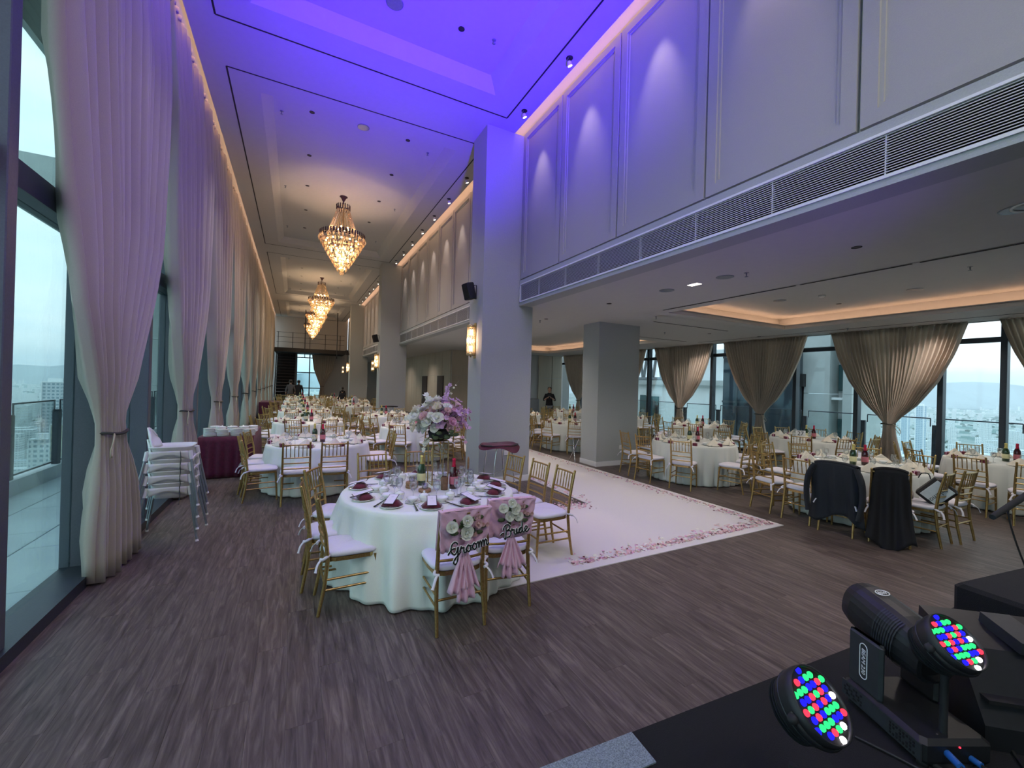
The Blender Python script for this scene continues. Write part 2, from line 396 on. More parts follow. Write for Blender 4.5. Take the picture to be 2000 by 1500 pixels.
ceiling = structure(ce.build('ceiling', 'ceil'))
for (y0, y1) in groove:
    w = .012
    for q in ((GL-w, GL+w, y0, y1), (GR-w, GR+w, y0, y1), (GL, GR, y0-w, y0+w), (GL, GR, y1-w, y1+w)):
        MB().box(*q, HC-.003, HC+.004).build('slot_diffuser', 'slot', ceiling)
# pockets: curtain pocket on the left and cove on the right, each roofed and holding a warm light strip
pk = MB(); pk.box(-2.0, XL0, -4, YE, HC+.30, HC+.40); pk.box(XL0+.001, XL0+.06, -4, YE, HC+.012, HC+.5); pk.box(XR0, XW+.15, -4, YE, HC+.33, HC+.43); pk.box(XR0-.06, XR0-.001, -4, YE, HC+.012, HC+.35)
pk.box(-2.0, -1.9, -4, YE, HC-.1, HC+.5)
structure(pk.build('trim_1', 'ceil'))
ls = thing('light_strip', 'warm light strip hidden in the cove along the panelled wall', 'light strip', (XR0+.03, 16, HC+.2))
MB().box(-.012, .0, -19, 20, -.015, .015).build('glow_tape', 'led_warm', ls)
ls = thing('light_strip', 'warm light strip hidden in the pocket above the tall left curtains', 'light strip', (XL0-.014, 16, HC+.15))
MB().box(0, .012, -19, 20, -.015, .015).build('glow_tape', 'led_warm', ls)

# upper wall of framed panels
wr = structure(MB().box(XW+.05, XW+.2, -4, YE, HL+.02, HC+.34).build('wall_right', 'wall'))
def panel_mesh(w, h):
    # raised board with a stepped recessed field; face looks towards -x
    m = MB(); t = .035; b = .11
    rings = [(0, 0), (.006, t), (b, t), (b+.004, t-.014), (b+.03, t-.014), (b+.034, t-.028)]
    V = []
    for i, d in rings: V += [(-d, -w/2+i, i), (-d, w/2-i, i), (-d, w/2-i, h-i), (-d, -w/2+i, h-i)]
    F = []
    for k in range(len(rings)-1):
        for j in range(4): F.append((k*4+j, k*4+4+j, k*4+4+(j+1) % 4, k*4+(j+1) % 4))
    k = (len(rings)-1)*4; F.append((k+3, k+2, k+1, k)); F.append((0, 1, 2, 3))
    m.add(V, F); return m.mesh('panel', 'panel')
PH = HC+.02-3.80
seams = [[-2.38, -1.05, .28, 1.61, 2.94, 4.28, 5.64, 6.93], [7.56, 8.35, 9.6, 10.85, 12.1, 13.35, 14.6, 15.85, 17.1],
         [17.72, 18.6, 19.85, 21.1, 22.35, 23.6, 24.85, 26.1, 27.35], [27.97, 29.2, 30.5, 31.8, 33.1, 34.4, 36.0]]
pm = {}
for S in seams:
    for a, b in zip(S[:-1], S[1:]):
        w = round(b-a-.016, 3)
        if w not in pm: pm[w] = panel_mesh(w, PH)
        o = bpy.data.objects.new('panel', pm[w]); sc.collection.objects.link(o); o.parent = wr; o.location = (XW+.045, (a+b)/2, 3.80)
# bulkhead fascia + long air grilles
for bi, (y0, y1) in enumerate(BAYS):
    structure(MB().box(XW, XW+.25, y0, y1, HL, HL+.055).box(XW, XW+.25, y0, y1, 3.705, 3.78).box(XW+.06, XW+.25, y0, y1, HL+.05, 3.71).build('trim_%d' % (bi+2), 'column'))
    nm = ['front', 'second', 'third', 'farthest'][bi]
    g = thing('air_grille', 'long white slatted air grille under the wall panels, %s bay' % nm, 'air grille', (XW, (y0+y1)/2, 3.535), group='air grilles along the upper wall')
    hl = (y1-y0)/2-.03
    MB().box(-.012, .02, -hl, hl, .15, .17).box(-.012, .02, -hl, hl, -.17, -.15).box(-.012, .02, -hl, -hl+.02, -.17, .17).box(-.012, .02, hl-.02, hl, -.17, .17).build('grille_frame', 'white_trim', g)
    MB().box(.05, .055, -hl, hl, -.15, .15).build('grille_backing', 'slot', g)
    n = 16; sm = MB().add([(0,-hl,-.004),(.03,-hl,.006),(0,hl,-.004),(.03,hl,.006),(0,-hl,.002),(.03,-hl,.012),(0,hl,.002),(.03,hl,.012)], [(0,1,3,2),(4,6,7,5),(0,2,6,4),(1,5,7,3),(0,4,5,1),(2,3,7,6)]).mesh('slat', 'slat')
    for k in range(n):
        o = bpy.data.objects.new('slat', sm); sc.collection.objects.link(o); o.parent = g; o.location = (0, 0, -.142+k*.284/(n-1))
    if bi < 3:
        for k in range(int(hl*2/.8)):
            MB().box(.002, .034, -hl+.8*k+.4, -hl+.8*k+.408, -.15, .15).build('grille_bar', 'slat', g)

# low ceiling with two coves
lc = MB()
rc = [(6.45, 10.35, -2.0, 5.85), (6.45, 10.35, 9.6, 16.4)]
def ring_ceiling(m, X0, X1, Y0, Y1, holes, z):
    p = Y0
    for (a0, a1, b0, b1) in holes:
        m.box(X0, X1, p, b0, z, z+.08); m.box(X0, a0, b0, b1, z, z+.08); m.box(a1, X1, b0, b1, z, z+.08); p = b1
        m.box(a0-.3, a1+.3, b0-.3, b1+.3, z+.30, z+.38)
        m.box(a0, a1, b0-.03, b0, z+.07, z+.10); m.box(a0, a1, b1, b1+.03, z+.07, z+.10); m.box(a0-.03, a0, b0, b1, z+.07, z+.10); m.box(a1, a1+.03, b0, b1, z+.07, z+.10)
        m.box(a0-.32, a0-.3, b0-.3, b1+.3, z, z+.35); m.box(a1+.3, a1+.32, b0-.3, b1+.3, z, z+.35); m.box(a0-.3, a1+.3, b0-.32, b0-.3, z, z+.35); m.box(a0-.3, a1+.3, b1+.3, b1+.32, z, z+.35)
    m.box(X0, X1, p, Y1, z, z+.08)
ring_ceiling(lc, XW+.25, XR+.1, -4, 17.8, rc, HL)
lc.box(XW+.25, 6.25, 17.8, YE, HL, HL+.08)
lowc = structure(lc.build('ceiling', 'ceil_low'))
for (a0, a1, b0, b1), nm in zip(rc, ('near', 'far')):
    ls = thing('light_strip', 'warm light strip hidden in the %s recessed cove of the low ceiling' % nm, 'light strip', (a0, b1, HL+.085))
    MB().box(-.12, a1-a0+.12, .10, .115, 0, .012).box(a1-a0+.10, a1-a0+.115, b0-b1, .1, 0, .012).build('glow_tape', 'led_warm', ls)
for q in ((6.16, 6.19, -.5, 2.05), (6.16, 6.19, 2.12, 3.3), (6.16, 6.19, 3.36, 5.72), (7.06, 9.6, 6.79, 6.82), (8.6, 10.8, 9.04, 9.07), (11.25, 11.27, -1, 9)):
    MB().box(*q, HL-.004, HL+.002).build('slot_diffuser', 'slot', lowc)

# columns
def column(x0, x1, y0, y1, z, name, label, grp):
    t = thing(name, label, 'column', ((x0+x1)/2, (y0+y1)/2, 0), group=grp)
    a, b = (x1-x0)/2, (y1-y0)/2
    MB().box(-a, a, -b, b, 0, z).build('shaft', 'column', t)
    MB().box(-a-.012, a+.012, -b-.012, b+.012, 0, .11).build('baseboard', 'white_trim', t)
    return t
for (y0, y1), n in zip(COLY, ('first tall grey column, behind the front table', 'second tall grey column down the hall', 'third tall grey column down the hall')):
    column(2.97, 4.01, y0, y1, HC, 'column', n, 'tall columns along the hall')
column(6.13, 7.36, 7.53, 8.12, HL, 'column', 'short grey column standing in the low-ceiling dining area', None)
def outlet(x, y, z, lab):
    t = thing('wall_outlet', lab, 'wall outlet', (x, y, z)); MB().bevbox(-.045, .045, -.008, 0, -.045, .045, .003).build('plate', 'plastic_white', t); MB().box(-.02, .02, -.011, -.008, -.02, .02).build('socket', 'cushion', t)
outlet(3.52, 6.93-.001, .55, 'white outlet low on the first tall column'); outlet(6.85, 7.53-.001, .42, 'white outlet low on the short dining-area column')

# walls far away and behind
structure(MB().box(-2.2, 12.8, YE, YE+.2, 0, HC+.6).build('wall_back', 'concrete_dark')) if False else None
wb = MB(); wb.box(3.2, 6.25, YE-.1, YE, 0, HL); wb.box(-1.8, 3.7, YE, YE+.2, 4.05, HC+.5); wb.box(1.9, 4, YE, YE+.2, 0, 4.1); wb.box(-1.9, .1, YE, YE+.2, 0, 4.1)
structure(wb.build('wall_back', 'wall'))
wl = structure(MB().box(6.22, 12.6, 17.8, 18.0, 0, HL).box(6.2, 6.3, 17.8, YE, 0, HL).build('wall_back', 'wall'))
for k in range(8):   # timber panels on the block that closes the dining area
    MB().box(6.165, 6.2, 17.86+k*1.15, 17.86+k*1.15+1.13, 0, 2.18).build('panel', 'wood_wall', wl); MB().box(6.165, 6.2, 17.86+k*1.15, 17.86+k*1.15+1.13, 2.195, HL).build('panel', 'wood_wall', wl)
for x0, x1 in ((6.2, 7.6), (7.62, 9.0), (10.72, 11.5), (11.52, 12.1)):
    MB().box(x0, x1-.01, 17.76, 17.8, 0, 2.18).build('panel', 'wood_wall', wl); MB().box(x0, x1-.01, 17.76, 17.8, 2.195, HL).build('panel', 'wood_wall', wl)
structure(MB().box(-2.2, 13, -4.2, -4, 0, 7.1).build('wall_front', 'wall'))
structure(MB().box(XR-.05, XR+.1, -4, 17.8, HL-.0, HL+.3).build('trim_6', 'ceil_low'))
# dark doors in the corridor side
for k, (y, z) in enumerate(((19.2, 2.15), (21.9, 2.15))):
    d = structure(thing('door_%d' % (k+1), None, None, (6.14, y, 0))); MB().box(-.02, .02, -.45, .45, 0, z).build('door_leaf', 'stair', d); MB().tube((-.03, .3, .95), (-.03, .3, 1.2), .012).build('door_handle', 'chrome', d)

# left glass wall: one window per module
XG = -1.74
ys = [5.09+1.43*k for k in range(-6, 22)]
for k, (a, b) in enumerate(zip(ys[:-1], ys[1:])):
    w = structure(thing('window_%d' % (k+1), None, None, (XG, a, 0)))
    MB().bevbox(-.07, .17, 0, .11, 0, 6.9, .006).build('post', 'post', w)
    MB().box(-.06, .12, .11, b-a, 3.02, 3.2).box(-.06, .02, .11, b-a, 3.2, 3.24).build('transom', 'frame', w)
    MB().box(-.06, .12, .11, b-a, 5.35, 5.55).build('transom', 'frame', w)
    for z0, z1 in ((.09, 3.02), (3.24, 5.35), (5.55, 6.9)):
        MB().box(-.006, .006, .11, b-a, z0, z1).build('pane', 'pane_left', w)
    MB().box(-.06, .21, 0, b-a, -.01, .095).build('sill', 'frame', w)
# right glass wall
pr_ = [-1.6, -.15, 1.3, 2.74, 3.62, 5.1, 6.5, 7.7, 9.05, 10.45, 11.8, 13.25, 14.7, 16.15, 17.75]
for k, (a, b) in enumerate(zip(pr_[:-1], pr_[1:])):
    w = structure(thing('window_%d' % (k+30), None, None, (XR+.12, a, 0)))
    MB().bevbox(-.12, .06, -.045, .045, 0, HL+.3, .006).build('post', 'frame', w)
    MB().box(-.05, .05, .045, b-a-.045, 2.9, 3.0).build('transom', 'frame', w)
    for z0, z1 in ((.08, 2.9), (3.0, HL+.3)):
        MB().box(-.005, .005, .045, b-a-.045, z0, z1).build('pane', 'pane_right', w)
    MB().box(-.05, .06, .0, b-a, -.01, .08).build('sill', 'frame', w)
# end window, seen between the stairs and the far curtain
w = structure(thing('window_50', None, None, (1.0, YE+.1, 0)))
for x in (-.9, 0, .9): MB().box(x-.04, x+.04, -.05, .05, 0, 4.05).build('post', 'frame', w)
for z in (0, 1.1, 2.3, 3.45): MB().box(-.9, .9, -.04, .04, z, z+.07).build('transom', 'frame', w)
MB().box(-.9, .9, -.005, .005, 0, 4.05).build('pane', 'pane_left', w)

# ---------------------------------------------------------------- curtains
def interp(T, z):
    for (z0, a), (z1, b) in zip(T[:-1], T[1:]):
        if z <= z1:
            t = (z-z0)/(z1-z0) if z1 > z0 else 0; t = max(0, min(1, t)); return a+(b-a)*t
    return T[-1][1]
def curtain(x, yc, prof, tie, H, label, cat_label, mm, folds=14, amp=.075, seed=0, sgn=1, full=True, group=None, nz=34):
    rnd = random.Random(seed); ph = [rnd.uniform(0, 6.28) for _ in range(5)]
    t = thing('curtain', label, 'curtain', (x, yc, 0), group=group)
    nu = folds*12 if full else folds*6
    def fn(u, v):
        z = .015+v*(H-.015) if full else .015+v*(H-.015)
        wl, wr_ = interp(prof[0], z), interp(prof[1], z)
        uu = u+.012*math.sin(2*PI*3*u+ph[0])
        y = wl+(wr_-wl)*uu
        W_ = abs(wr_-wl); sq = min(1.0, W_/1.6)
        dz = abs(z-tie); pin = min(1, .35+dz*1.3)
        a = amp*(.62+.38*sq)*pin*(1-.55*max(0, min(1, (z-5.2)/1.2)))
        p = 2*PI*folds*u+ph[1]+.9*math.sin(2*PI*u*2+ph[2])+.25*math.sin(z*1.7+ph[3]+u*9)
        # flat wide folds with sharp valleys
        s_ = math.sin(p); s_ = 2*abs(math.sin(p/2))**.62-1
        xx = a*s_ + .035*math.sin(2*PI*u*3+ph[4])*pin + .05*math.exp(-((u-.5)/.3)**2)*sgn*(1-pin)
        # round the bundle at the tie
        xx += sgn*.07*(1-pin)*math.sin(PI*u)
        zz = z
        if z < .1: zz = z+.012*math.sin(p*.5)+.01
        return (xx, y, zz)
    MB().grid(nu, nz, fn).build('drape', mm, t, solid=.004)
    # gathered heading tape
    hy0, hy1 = interp(prof[0], H), interp(prof[1], H)
    MB().grid(nu, 3, lambda u, v: (amp*.4*math.sin(2*PI*folds*u+ph[1]+.9*math.sin(2*PI*u*2+ph[2])), hy0+(hy1-hy0)*u, H-.01+.07*v)).build('heading', mm, t, solid=.006)
    # cord round the waist and its loose loop
    w0, w1 = interp(prof[0], tie), interp(prof[1], tie); c = (w0+w1)/2; rw = (w1-w0)/2+.02
    MB().path([(sgn*.04+.10*math.cos(a)*.9, c+rw*math.sin(a), tie+.008*math.sin(3*a)) for a in [2*PI*i/18 for i in range(18)]], .014, 6, True).build('tieback', 'cord', t)
    if full: MB().path(cr([(.1*sgn, w0-.01, tie), (.12*sgn, w0-.09, tie-.05), (.12*sgn, w0-.15, tie-.14), (.12*sgn, w0-.13, tie-.19), (.11*sgn, w0-.07, tie-.11), (.1*sgn, w0, tie-.01)], 5), .006, 5).build('tie_loop', 'cord_tan', t)
    return t
profL = ([(0, -.15), (.4, -.17), (1.09, -.13), (1.3, -.11), (1.52, -.16), (1.94, -.32), (2.35, -.50), (2.9, -.62), (3.6, -.78), (4.4, -.96), (6.7, -1.25)],
         [(0, .66), (.43, .62), (1.14, .40), (1.3, .20), (1.45, .27), (2.0, .55), (2.55, .88), (3.2, 1.18), (4.45, 1.33), (5.1, 1.36), (6.7, 1.42)])
ordn = ['nearest', 'second', 'third', 'fourth', 'fifth', 'sixth', 'seventh', 'eighth', 'ninth', 'tenth', 'eleventh']
for k in range(11):
    yc = 4.95+2.85*k
    curtain(-1.485, yc, profL, 1.30, 6.50, 'tall beige tied curtain at the left windows, %s from the camera' % ordn[k], None, 'curtain', seed=k, folds=17 if k < 4 else 12, amp=.115, group='tall curtains along the left windows', nz=34 if k < 4 else 22, full=k < 4)
def tri(cw, hw=1.22):
    a = [(0, .30), (.9, .12), (1.17, .10), (1.28, .16), (1.6, .46), (2.1, .78), (2.7, 1.03), (3.35, hw)]
    return [(z, -w) for z, w in a], a
for k, yc in enumerate([1.55, 4.37, 7.28, 10.07, 12.95, 15.85]):
    curtain(XR-.22, yc, tri(0), 1.17, 3.3, 'brown striped curtain tied into a triangle at the right windows, %s from the camera' % ordn[k], None, 'curtain_right', folds=28, amp=.085, seed=50+k, sgn=-1, group='triangular tied curtains at the right windows', nz=26)
# ================================================================ OUTSIDE
# left terrace
tr = structure(MB().box(-3.9, -1.8, -4, 40, -.3, -.06).build('floor', 'concrete'))
tm = MB().bevbox(-.344, .344, -.594, .594, -.06, -.03, .004).mesh('tile', 'tile')
for i in range(3):
    for j in range(26):
        o = bpy.data.objects.new('tile', tm); sc.collection.objects.link(o); o.location = (-2.15-.7*i, .8+1.2*j+.6*(i % 2), 0); o.parent = tr
structure(MB().box(-3.95, -3.66, -4, 40, -.06, .2).build('trim_7', 'render_white'))
def railing(x, y0, y1, base, top, step, label, sgn):
    g = thing('glass_railing', label, 'railing', (x, y0, base)); n = int((y1-y0)/step)
    for k in range(n):
        a = k*step
        MB().box(-.04, .04, a-.06, a+.06, 0, top-base-.16).build('post', 'frame', g)
        MB().tube((0, a+.1, top-base), (0, a+step-.1, top-base), .016, n=6).tube((0, a+.1, top-base), (0, a+.1, top-base-.2), .012, n=6).tube((0, a+step-.1, top-base), (0, a+step-.1, top-base-.2), .012, n=6).tube((0, a+.1, .05), (0, a+step-.1, .05), .014, n=6).build('rail', 'frame', g)
        MB().box(-.005, .005, a+.08, a+step-.08, .05, top-base-.02).build('pane', 'rail_glass', g)
railing(-3.74, 4.65, 30, .2, 1.33, 1.42, 'glass balcony railing with dark posts beyond the left windows', 1)
# slatted soffit above the terrace
sf = thing('slatted_soffit', 'grey slatted fascia above the terrace, seen through the upper left windows', 'soffit', (-2.35, 2, 5.1))
for k in range(6): MB().box(-.03, .03, 0, 30, k*.115, k*.115+.105).build('slat', 'concrete', sf)
# concrete wing of the building with a roof beam
wg = thing('concrete_wing', 'pale concrete wing wall on the terrace beyond the left windows', 'building', (-4.3, 17.5, 0))
for j in range(5): MB().box(-.9, .3, 0, .4, j*1.5, j*1.5+1.49).build('panel', 'concrete', wg)
MB().box(-1.2, .2, -4.8, .2, 5.45, 6.5).build('roof_beam', 'concrete', wg)
# right terrace
structure(MB().box(12.15, 13.9, -4, 19, -.3, -.04).box(13.65, 13.9, -4, 19, -.05, .12).build('floor', 'render_white'))
railing(13.75, -3.1, 18, .12, 1.27, 1.46, 'glass balcony railing with dark posts beyond the right windows', -1)
# neighbouring tower wings seen through the right windows
def windowed(name, label, loc, sx, sy, z0, z1, m, nx=0, nz=0, face='x', wm='teal_pane', ww=.5, wh=.55, loc2=None, group=None):
    b = thing(name, label, 'building', loc, group=group)
    MB().box(0, sx, 0, sy, z0, z1).build('wall', m, b)
    for i in range(nx):
        for j in range(nz):
            if face == 'x':
                cy = sy*(i+.5)/nx; hw = sy/nx*ww/2; zz = z0+(z1-z0)*(j+.5)/nz; hh = (z1-z0)/nz*wh/2
                MB().box(-.05, .02, cy-hw, cy+hw, zz-hh, zz+hh).build('window', wm, b)
            else:
                cx = sx*(i+.5)/nx; hw = sx/nx*ww/2; zz = z0+(z1-z0)*(j+.5)/nz; hh = (z1-z0)/nz*wh/2
                MB().box(cx-hw, cx+hw, -.05, .02, zz-hh, zz+hh).build('window', wm, b)
    return b
def yat(px, X):   # y where the sight line through image column px (at the horizon) meets x = X
    u = (px-1000)/815
    return X*(fw.y-u*fw.x)/(fw.x+u*fw.y)
X1 = 19.0
b = thing('white_building', 'white rendered neighbouring building with terraces beyond the right windows', 'building', (X1, 0, 0))
MB().box(0, 3, yat(1470, X1), yat(1235, X1), -12, 2.2).build('wall', 'render_white', b)
MB().box(1.2, 3, yat(1400, X1), yat(1310, X1), 2.2, 4.0).build('upper_wall', 'render_white', b)
for pa, pb, z0, z1 in ((1262, 1288, .2, 1.35), (1252, 1262, .0, 1.4), (1392, 1398, -1.4, .9), (1340, 1365, -2.6, -1.0), (1300, 1330, -2.6, -1.0)):
    MB().box(-.06, .02, yat(pb, X1), yat(pa, X1), z0, z1).build('window', 'teal_pane', b)
MB().box(-.35, 0, yat(1470, X1), yat(1235, X1), 2.05, 2.3).build('ledge', 'concrete', b)
for q in range(9):
    ya = yat(1240+q*9, X1); yb = yat(1240+q*9+9, X1)
    MB().tube((.3, ya, 2.3 if q % 2 else 4.4), (.3, yb, 4.4 if q % 2 else 2.3), .09, n=5).build('truss_bar', 'concrete_dark', b)
for z in (2.4, 4.4): MB().tube((.3, yat(1325, X1), z), (.3, yat(1238, X1), z), .12, n=5).build('truss_chord', 'concrete_dark', b)
b = thing('glass_stair_tower', 'dark glazed stair tower beyond the right windows', 'building', (16.5, 0, 0))
MB().box(0, 1.5, yat(1472, 16.5), yat(1412, 16.5), -12, 9).build('wall', 'dark_glass', b)
for z in (-.6, 1.3, 3.2, 5.1): MB().box(-.05, 0, yat(1472, 16.5), yat(1412, 16.5), z, z+.08).build('glazing_bar', 'frame', b)
for p in (1440,): MB().box(-.05, 0, yat(p+1, 16.5), yat(p-1, 16.5), -12, 9).build('glazing_bar', 'frame', b)
b = thing('concrete_tower_wing', 'grey concrete tower wing with recessed windows beyond the right windows', 'building', (16.0, 0, 0))
y0, y1 = yat(1664, 16), yat(1552, 16)
for j in range(7): MB().box(0, 2, yat(1620, 16), y1, -3+j*1.6, -3+j*1.6+1.59).build('panel', 'concrete', b)
for j in range(7): MB().box(.0, 2, y0, yat(1646, 16), -3+j*1.6, -3+j*1.6+1.59).build('panel', 'concrete', b)
MB().box(.6, 2, yat(1647, 16), yat(1619, 16), -3, 8).build('recess_wall', 'render_white', b)
for z in (.05, 1.9, 3.4): MB().box(.5, .62, yat(1644, 16), yat(1622, 16), z, z+.9).build('window', 'teal_pane', b)
for z in (-.3, 1.6): MB().box(.1, .7, yat(1645, 16), yat(1621, 16), z, z+.08).build('balcony_slab', 'render_white', b)
MB().box(0, .05, yat(1567, 15.9), yat(1556, 15.9), -2, 2.2).build('pipe_cover', 'frame', b)
b = thing('wall_light', 'small black wall light outside on the concrete wing', 'lamp', (15.95, yat(1566, 15.9), 2.25)); MB().box(-.15, .05, -.08, .08, -.22, .22).build('housing', 'black', b)
b = thing('glass_wing', 'dark glass wing with sloped roofline left of the concrete tower wing', 'building', (15.4, 0, 0))
ya, yb, yc2 = yat(1548, 15.4), yat(1515, 15.4), yat(1478, 15.4)
MB().add([(0, ya, -12), (0, yc2, -12), (0, yc2, 1.0), (0, yb, 3.4), (0, ya, 3.4), (1, ya, -12), (1, yc2, -12), (1, yc2, 1.0), (1, yb, 3.4), (1, ya, 3.4)], [(0,1,2,3,4), (9,8,7,6,5), (0,5,6,1), (1,6,7,2), (2,7,8,3), (3,8,9,4), (4,9,5,0)]).build('wall', 'dark_glass', b)
# city far below
GZ = -150
def city_ground():
    m, nt, o = nodemat('city_ground'); N = nt.nodes; L = nt.links
    g = N.new('ShaderNodeNewGeometry'); n = N.new('ShaderNodeTexNoise'); n.inputs['Scale'].default_value = .004; n.inputs['Detail'].default_value = 8; L.new(g.outputs['Position'], n.inputs['Vector'])
    r = N.new('ShaderNodeValToRGB'); e = r.color_ramp.elements; e[0].position = .40; e[0].color = (.12, .20, .17, 1); e[1].position = .60; e[1].color = (.48, .50, .47, 1); q = e.new(.5); q.color = (.26, .32, .30, 1)
    L.new(n.outputs['Fac'], r.inputs[0]); d = N.new('ShaderNodeBsdfDiffuse'); L.new(r.outputs[0], d.inputs[0]); L.new(d.outputs[0], o.inputs[0]); MATS['city_ground'] = m
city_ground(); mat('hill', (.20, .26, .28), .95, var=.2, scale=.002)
GR_ = structure(MB().lathe([(9000, 0), (.01, 0)], 48, (0, 0, GZ), smooth=False, cap=False).build('ground', 'city_ground', None, (0, 0, 0)))
def facade(name, wall, glass, ws=3.2, hs=3.4):
    m, nt, o = nodemat(name); N = nt.nodes; L = nt.links
    t = N.new('ShaderNodeTexCoord'); s = N.new('ShaderNodeSeparateXYZ'); L.new(t.outputs['Object'], s.inputs[0])
    def M_(op, a, b=0.0):
        n = N.new('ShaderNodeMath'); n.operation = op
        for i, q in enumerate((a, b)):
            if isinstance(q, (int, float)): n.inputs[i].default_value = q
            else: L.new(q, n.inputs[i])
        return n.outputs[0]
    h = M_('ADD', s.outputs[0], s.outputs[1]); a = M_('LESS_THAN', M_('FRACT', M_('DIVIDE', h, ws)), .6); b = M_('LESS_THAN', M_('FRACT', M_('DIVIDE', s.outputs[2], hs)), .5)
    f = M_('MULTIPLY', a, b); mx = N.new('ShaderNodeMixRGB'); L.new(f, mx.inputs[0]); mx.inputs[1].default_value = (*wall, 1); mx.inputs[2].default_value = (*glass, 1)
    d = N.new('ShaderNodeBsdfDiffuse'); L.new(mx.outputs[0], d.inputs[0]); L.new(d.outputs[0], o.inputs[0]); MATS[name] = m
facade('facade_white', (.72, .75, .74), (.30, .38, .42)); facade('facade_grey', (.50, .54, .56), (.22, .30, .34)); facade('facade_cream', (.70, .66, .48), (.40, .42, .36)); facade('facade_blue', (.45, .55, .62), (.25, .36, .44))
rnd = random.Random(5)
def tower(x, y, sx, sy, h, m, label, base=GZ, group=None):
    t = thing('tower_block', label, 'building', (x, y, base), group=group)
    MB().box(-sx/2, sx/2, -sy/2, sy/2, 0, h).build('wall', m, t)
    MB().box(-sx*.3, sx*.3, -sy*.3, sy*.3, h, h+4).box(-sx/2-.4, sx/2+.4, -sy/2-.4, sy/2+.4, h, h+.8).build('roof', 'render_white', t)
    for q in (-.5, .5): MB().box(-sx/2-.5, -sx/2, q*sy-1 if q < 0 else q*sy-.5, q*sy+.5 if q < 0 else q*sy+1, 0, h).build('pier', 'render_white', t)
    return t
def ptxy(px, D):
    u = (px-1000)/815
    return (D*(fw.x+u*fw.y), D*(fw.y-u*fw.x))
def towerpx(px, D, wpx, top, m, label, group=None):
    # a tower standing D metres ahead, as wide as wpx image columns, roof at world height top
    x, y = ptxy(px, D); s = wpx*D/815
    return tower(x, y, s, s, top-GZ, m, label, group=group)
towerpx(108, 420, 26, -8, 'facade_grey', 'grey slab tower with a curved roof, tallest in the left city view')
towerpx(132, 520, 12, -12, 'facade_white', 'slim white tower beside the grey slab tower in the left city view')
towerpx(92, 300, 32, -46, 'facade_white', 'white apartment block below the balcony rail in the left city view')
towerpx(120, 240, 18, -28, 'facade_cream', 'cream slab block behind the balcony post in the left city view')
towerpx(66, 260, 22, -75, 'facade_cream', 'low yellow block at the foot of the left city view')
towerpx(142, 260, 20, -28, 'facade_white', 'white block by the window post in the left city view')
towerpx(245, 300, 18, -36, 'facade_white', 'white block right of the nearest left curtain'); towerpx(312, 420, 14, -30, 'facade_grey', 'grey block seen left of the second tall curtain')
towerpx(1700, 330, 34, -45, 'facade_white', 'cluster of white flats behind the big brown curtain, left one'); towerpx(1745, 360, 40, -50, 'facade_white', 'cluster of white flats behind the big brown curtain, right one')
towerpx(1885, 300, 22, -42, 'facade_white', 'white balcony tower left of the railing post in the right view'); towerpx(1925, 310, 24, -44, 'facade_white', 'white balcony tower right of the railing post in the right view'); towerpx(1985, 330, 22, -46, 'facade_white', 'white tower at the right edge of the view')
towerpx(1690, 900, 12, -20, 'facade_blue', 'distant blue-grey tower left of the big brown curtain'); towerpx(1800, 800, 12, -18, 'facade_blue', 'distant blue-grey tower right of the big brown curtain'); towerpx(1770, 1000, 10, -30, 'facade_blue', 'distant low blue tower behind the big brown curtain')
ct = MB()
for k in range(2600):
    D = 200*math.exp(rnd.random()*3.3); side = rnd.random()
    px = rnd.uniform(-60, 480) if side < .45 else (rnd.uniform(1640, 2250) if side < .9 else rnd.uniform(560, 700))
    x, y = ptxy(px, D); s = rnd.uniform(8, 30); h = rnd.choice((6, 8, 10, 14, 22, 30, 55)) * rnd.uniform(.7, 1.3) * (1 if D > 400 else .6)
    if D < 350: h = min(h, 25)
    ct.box(x-s/2, x+s/2, y-s*.4, y+s*.4, GZ, GZ+h)
tag(ct.build('city_blocks', 'facade_white', GR_), None, None, kind='stuff')
tg = MB()
for k in range(1800):
    D = 180*math.exp(rnd.random()*3.0); px = rnd.uniform(-60, 480) if rnd.random() < .5 else rnd.uniform(1640, 2250)
    x, y = ptxy(px, D); tg.ball((x, y, GZ+3), rnd.uniform(5, 13), 6, 3, (1, 1, .6))
tag(tg.build('city_trees', 'tree', GR_), None, None, kind='stuff')
hl = MB()
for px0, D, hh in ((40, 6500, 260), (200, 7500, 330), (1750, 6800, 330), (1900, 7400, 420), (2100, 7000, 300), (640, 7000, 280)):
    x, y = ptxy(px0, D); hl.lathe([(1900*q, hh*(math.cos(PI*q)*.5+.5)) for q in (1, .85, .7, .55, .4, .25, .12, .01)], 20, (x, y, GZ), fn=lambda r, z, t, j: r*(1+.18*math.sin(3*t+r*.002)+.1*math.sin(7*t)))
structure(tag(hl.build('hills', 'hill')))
# real haze over the city, in front of both glass walls
def haze(name, x0, x1, y0, y1):
    m = bpy.data.materials.new(name); m.use_nodes = True; nt = m.node_tree; nt.nodes.clear(); o = nt.nodes.new('ShaderNodeOutputMaterial')
    v = nt.nodes.new('ShaderNodeVolumeScatter'); v.inputs['Density'].default_value = HAZE; v.inputs['Color'].default_value = (.80, .90, 1, 1); v.inputs['Anisotropy'].default_value = .1
    nt.links.new(v.outputs[0], o.inputs['Volume']); MATS[name] = m
    h = MB().box(x0, x1, y0, y1, GZ+1, 330).build('haze', name); structure(h)
HAZE = .00011
if HAZE:
    haze('haze_left', -9000, -60, -3000, 9500); haze('haze_right', 80, 9500, -5000, 9500)
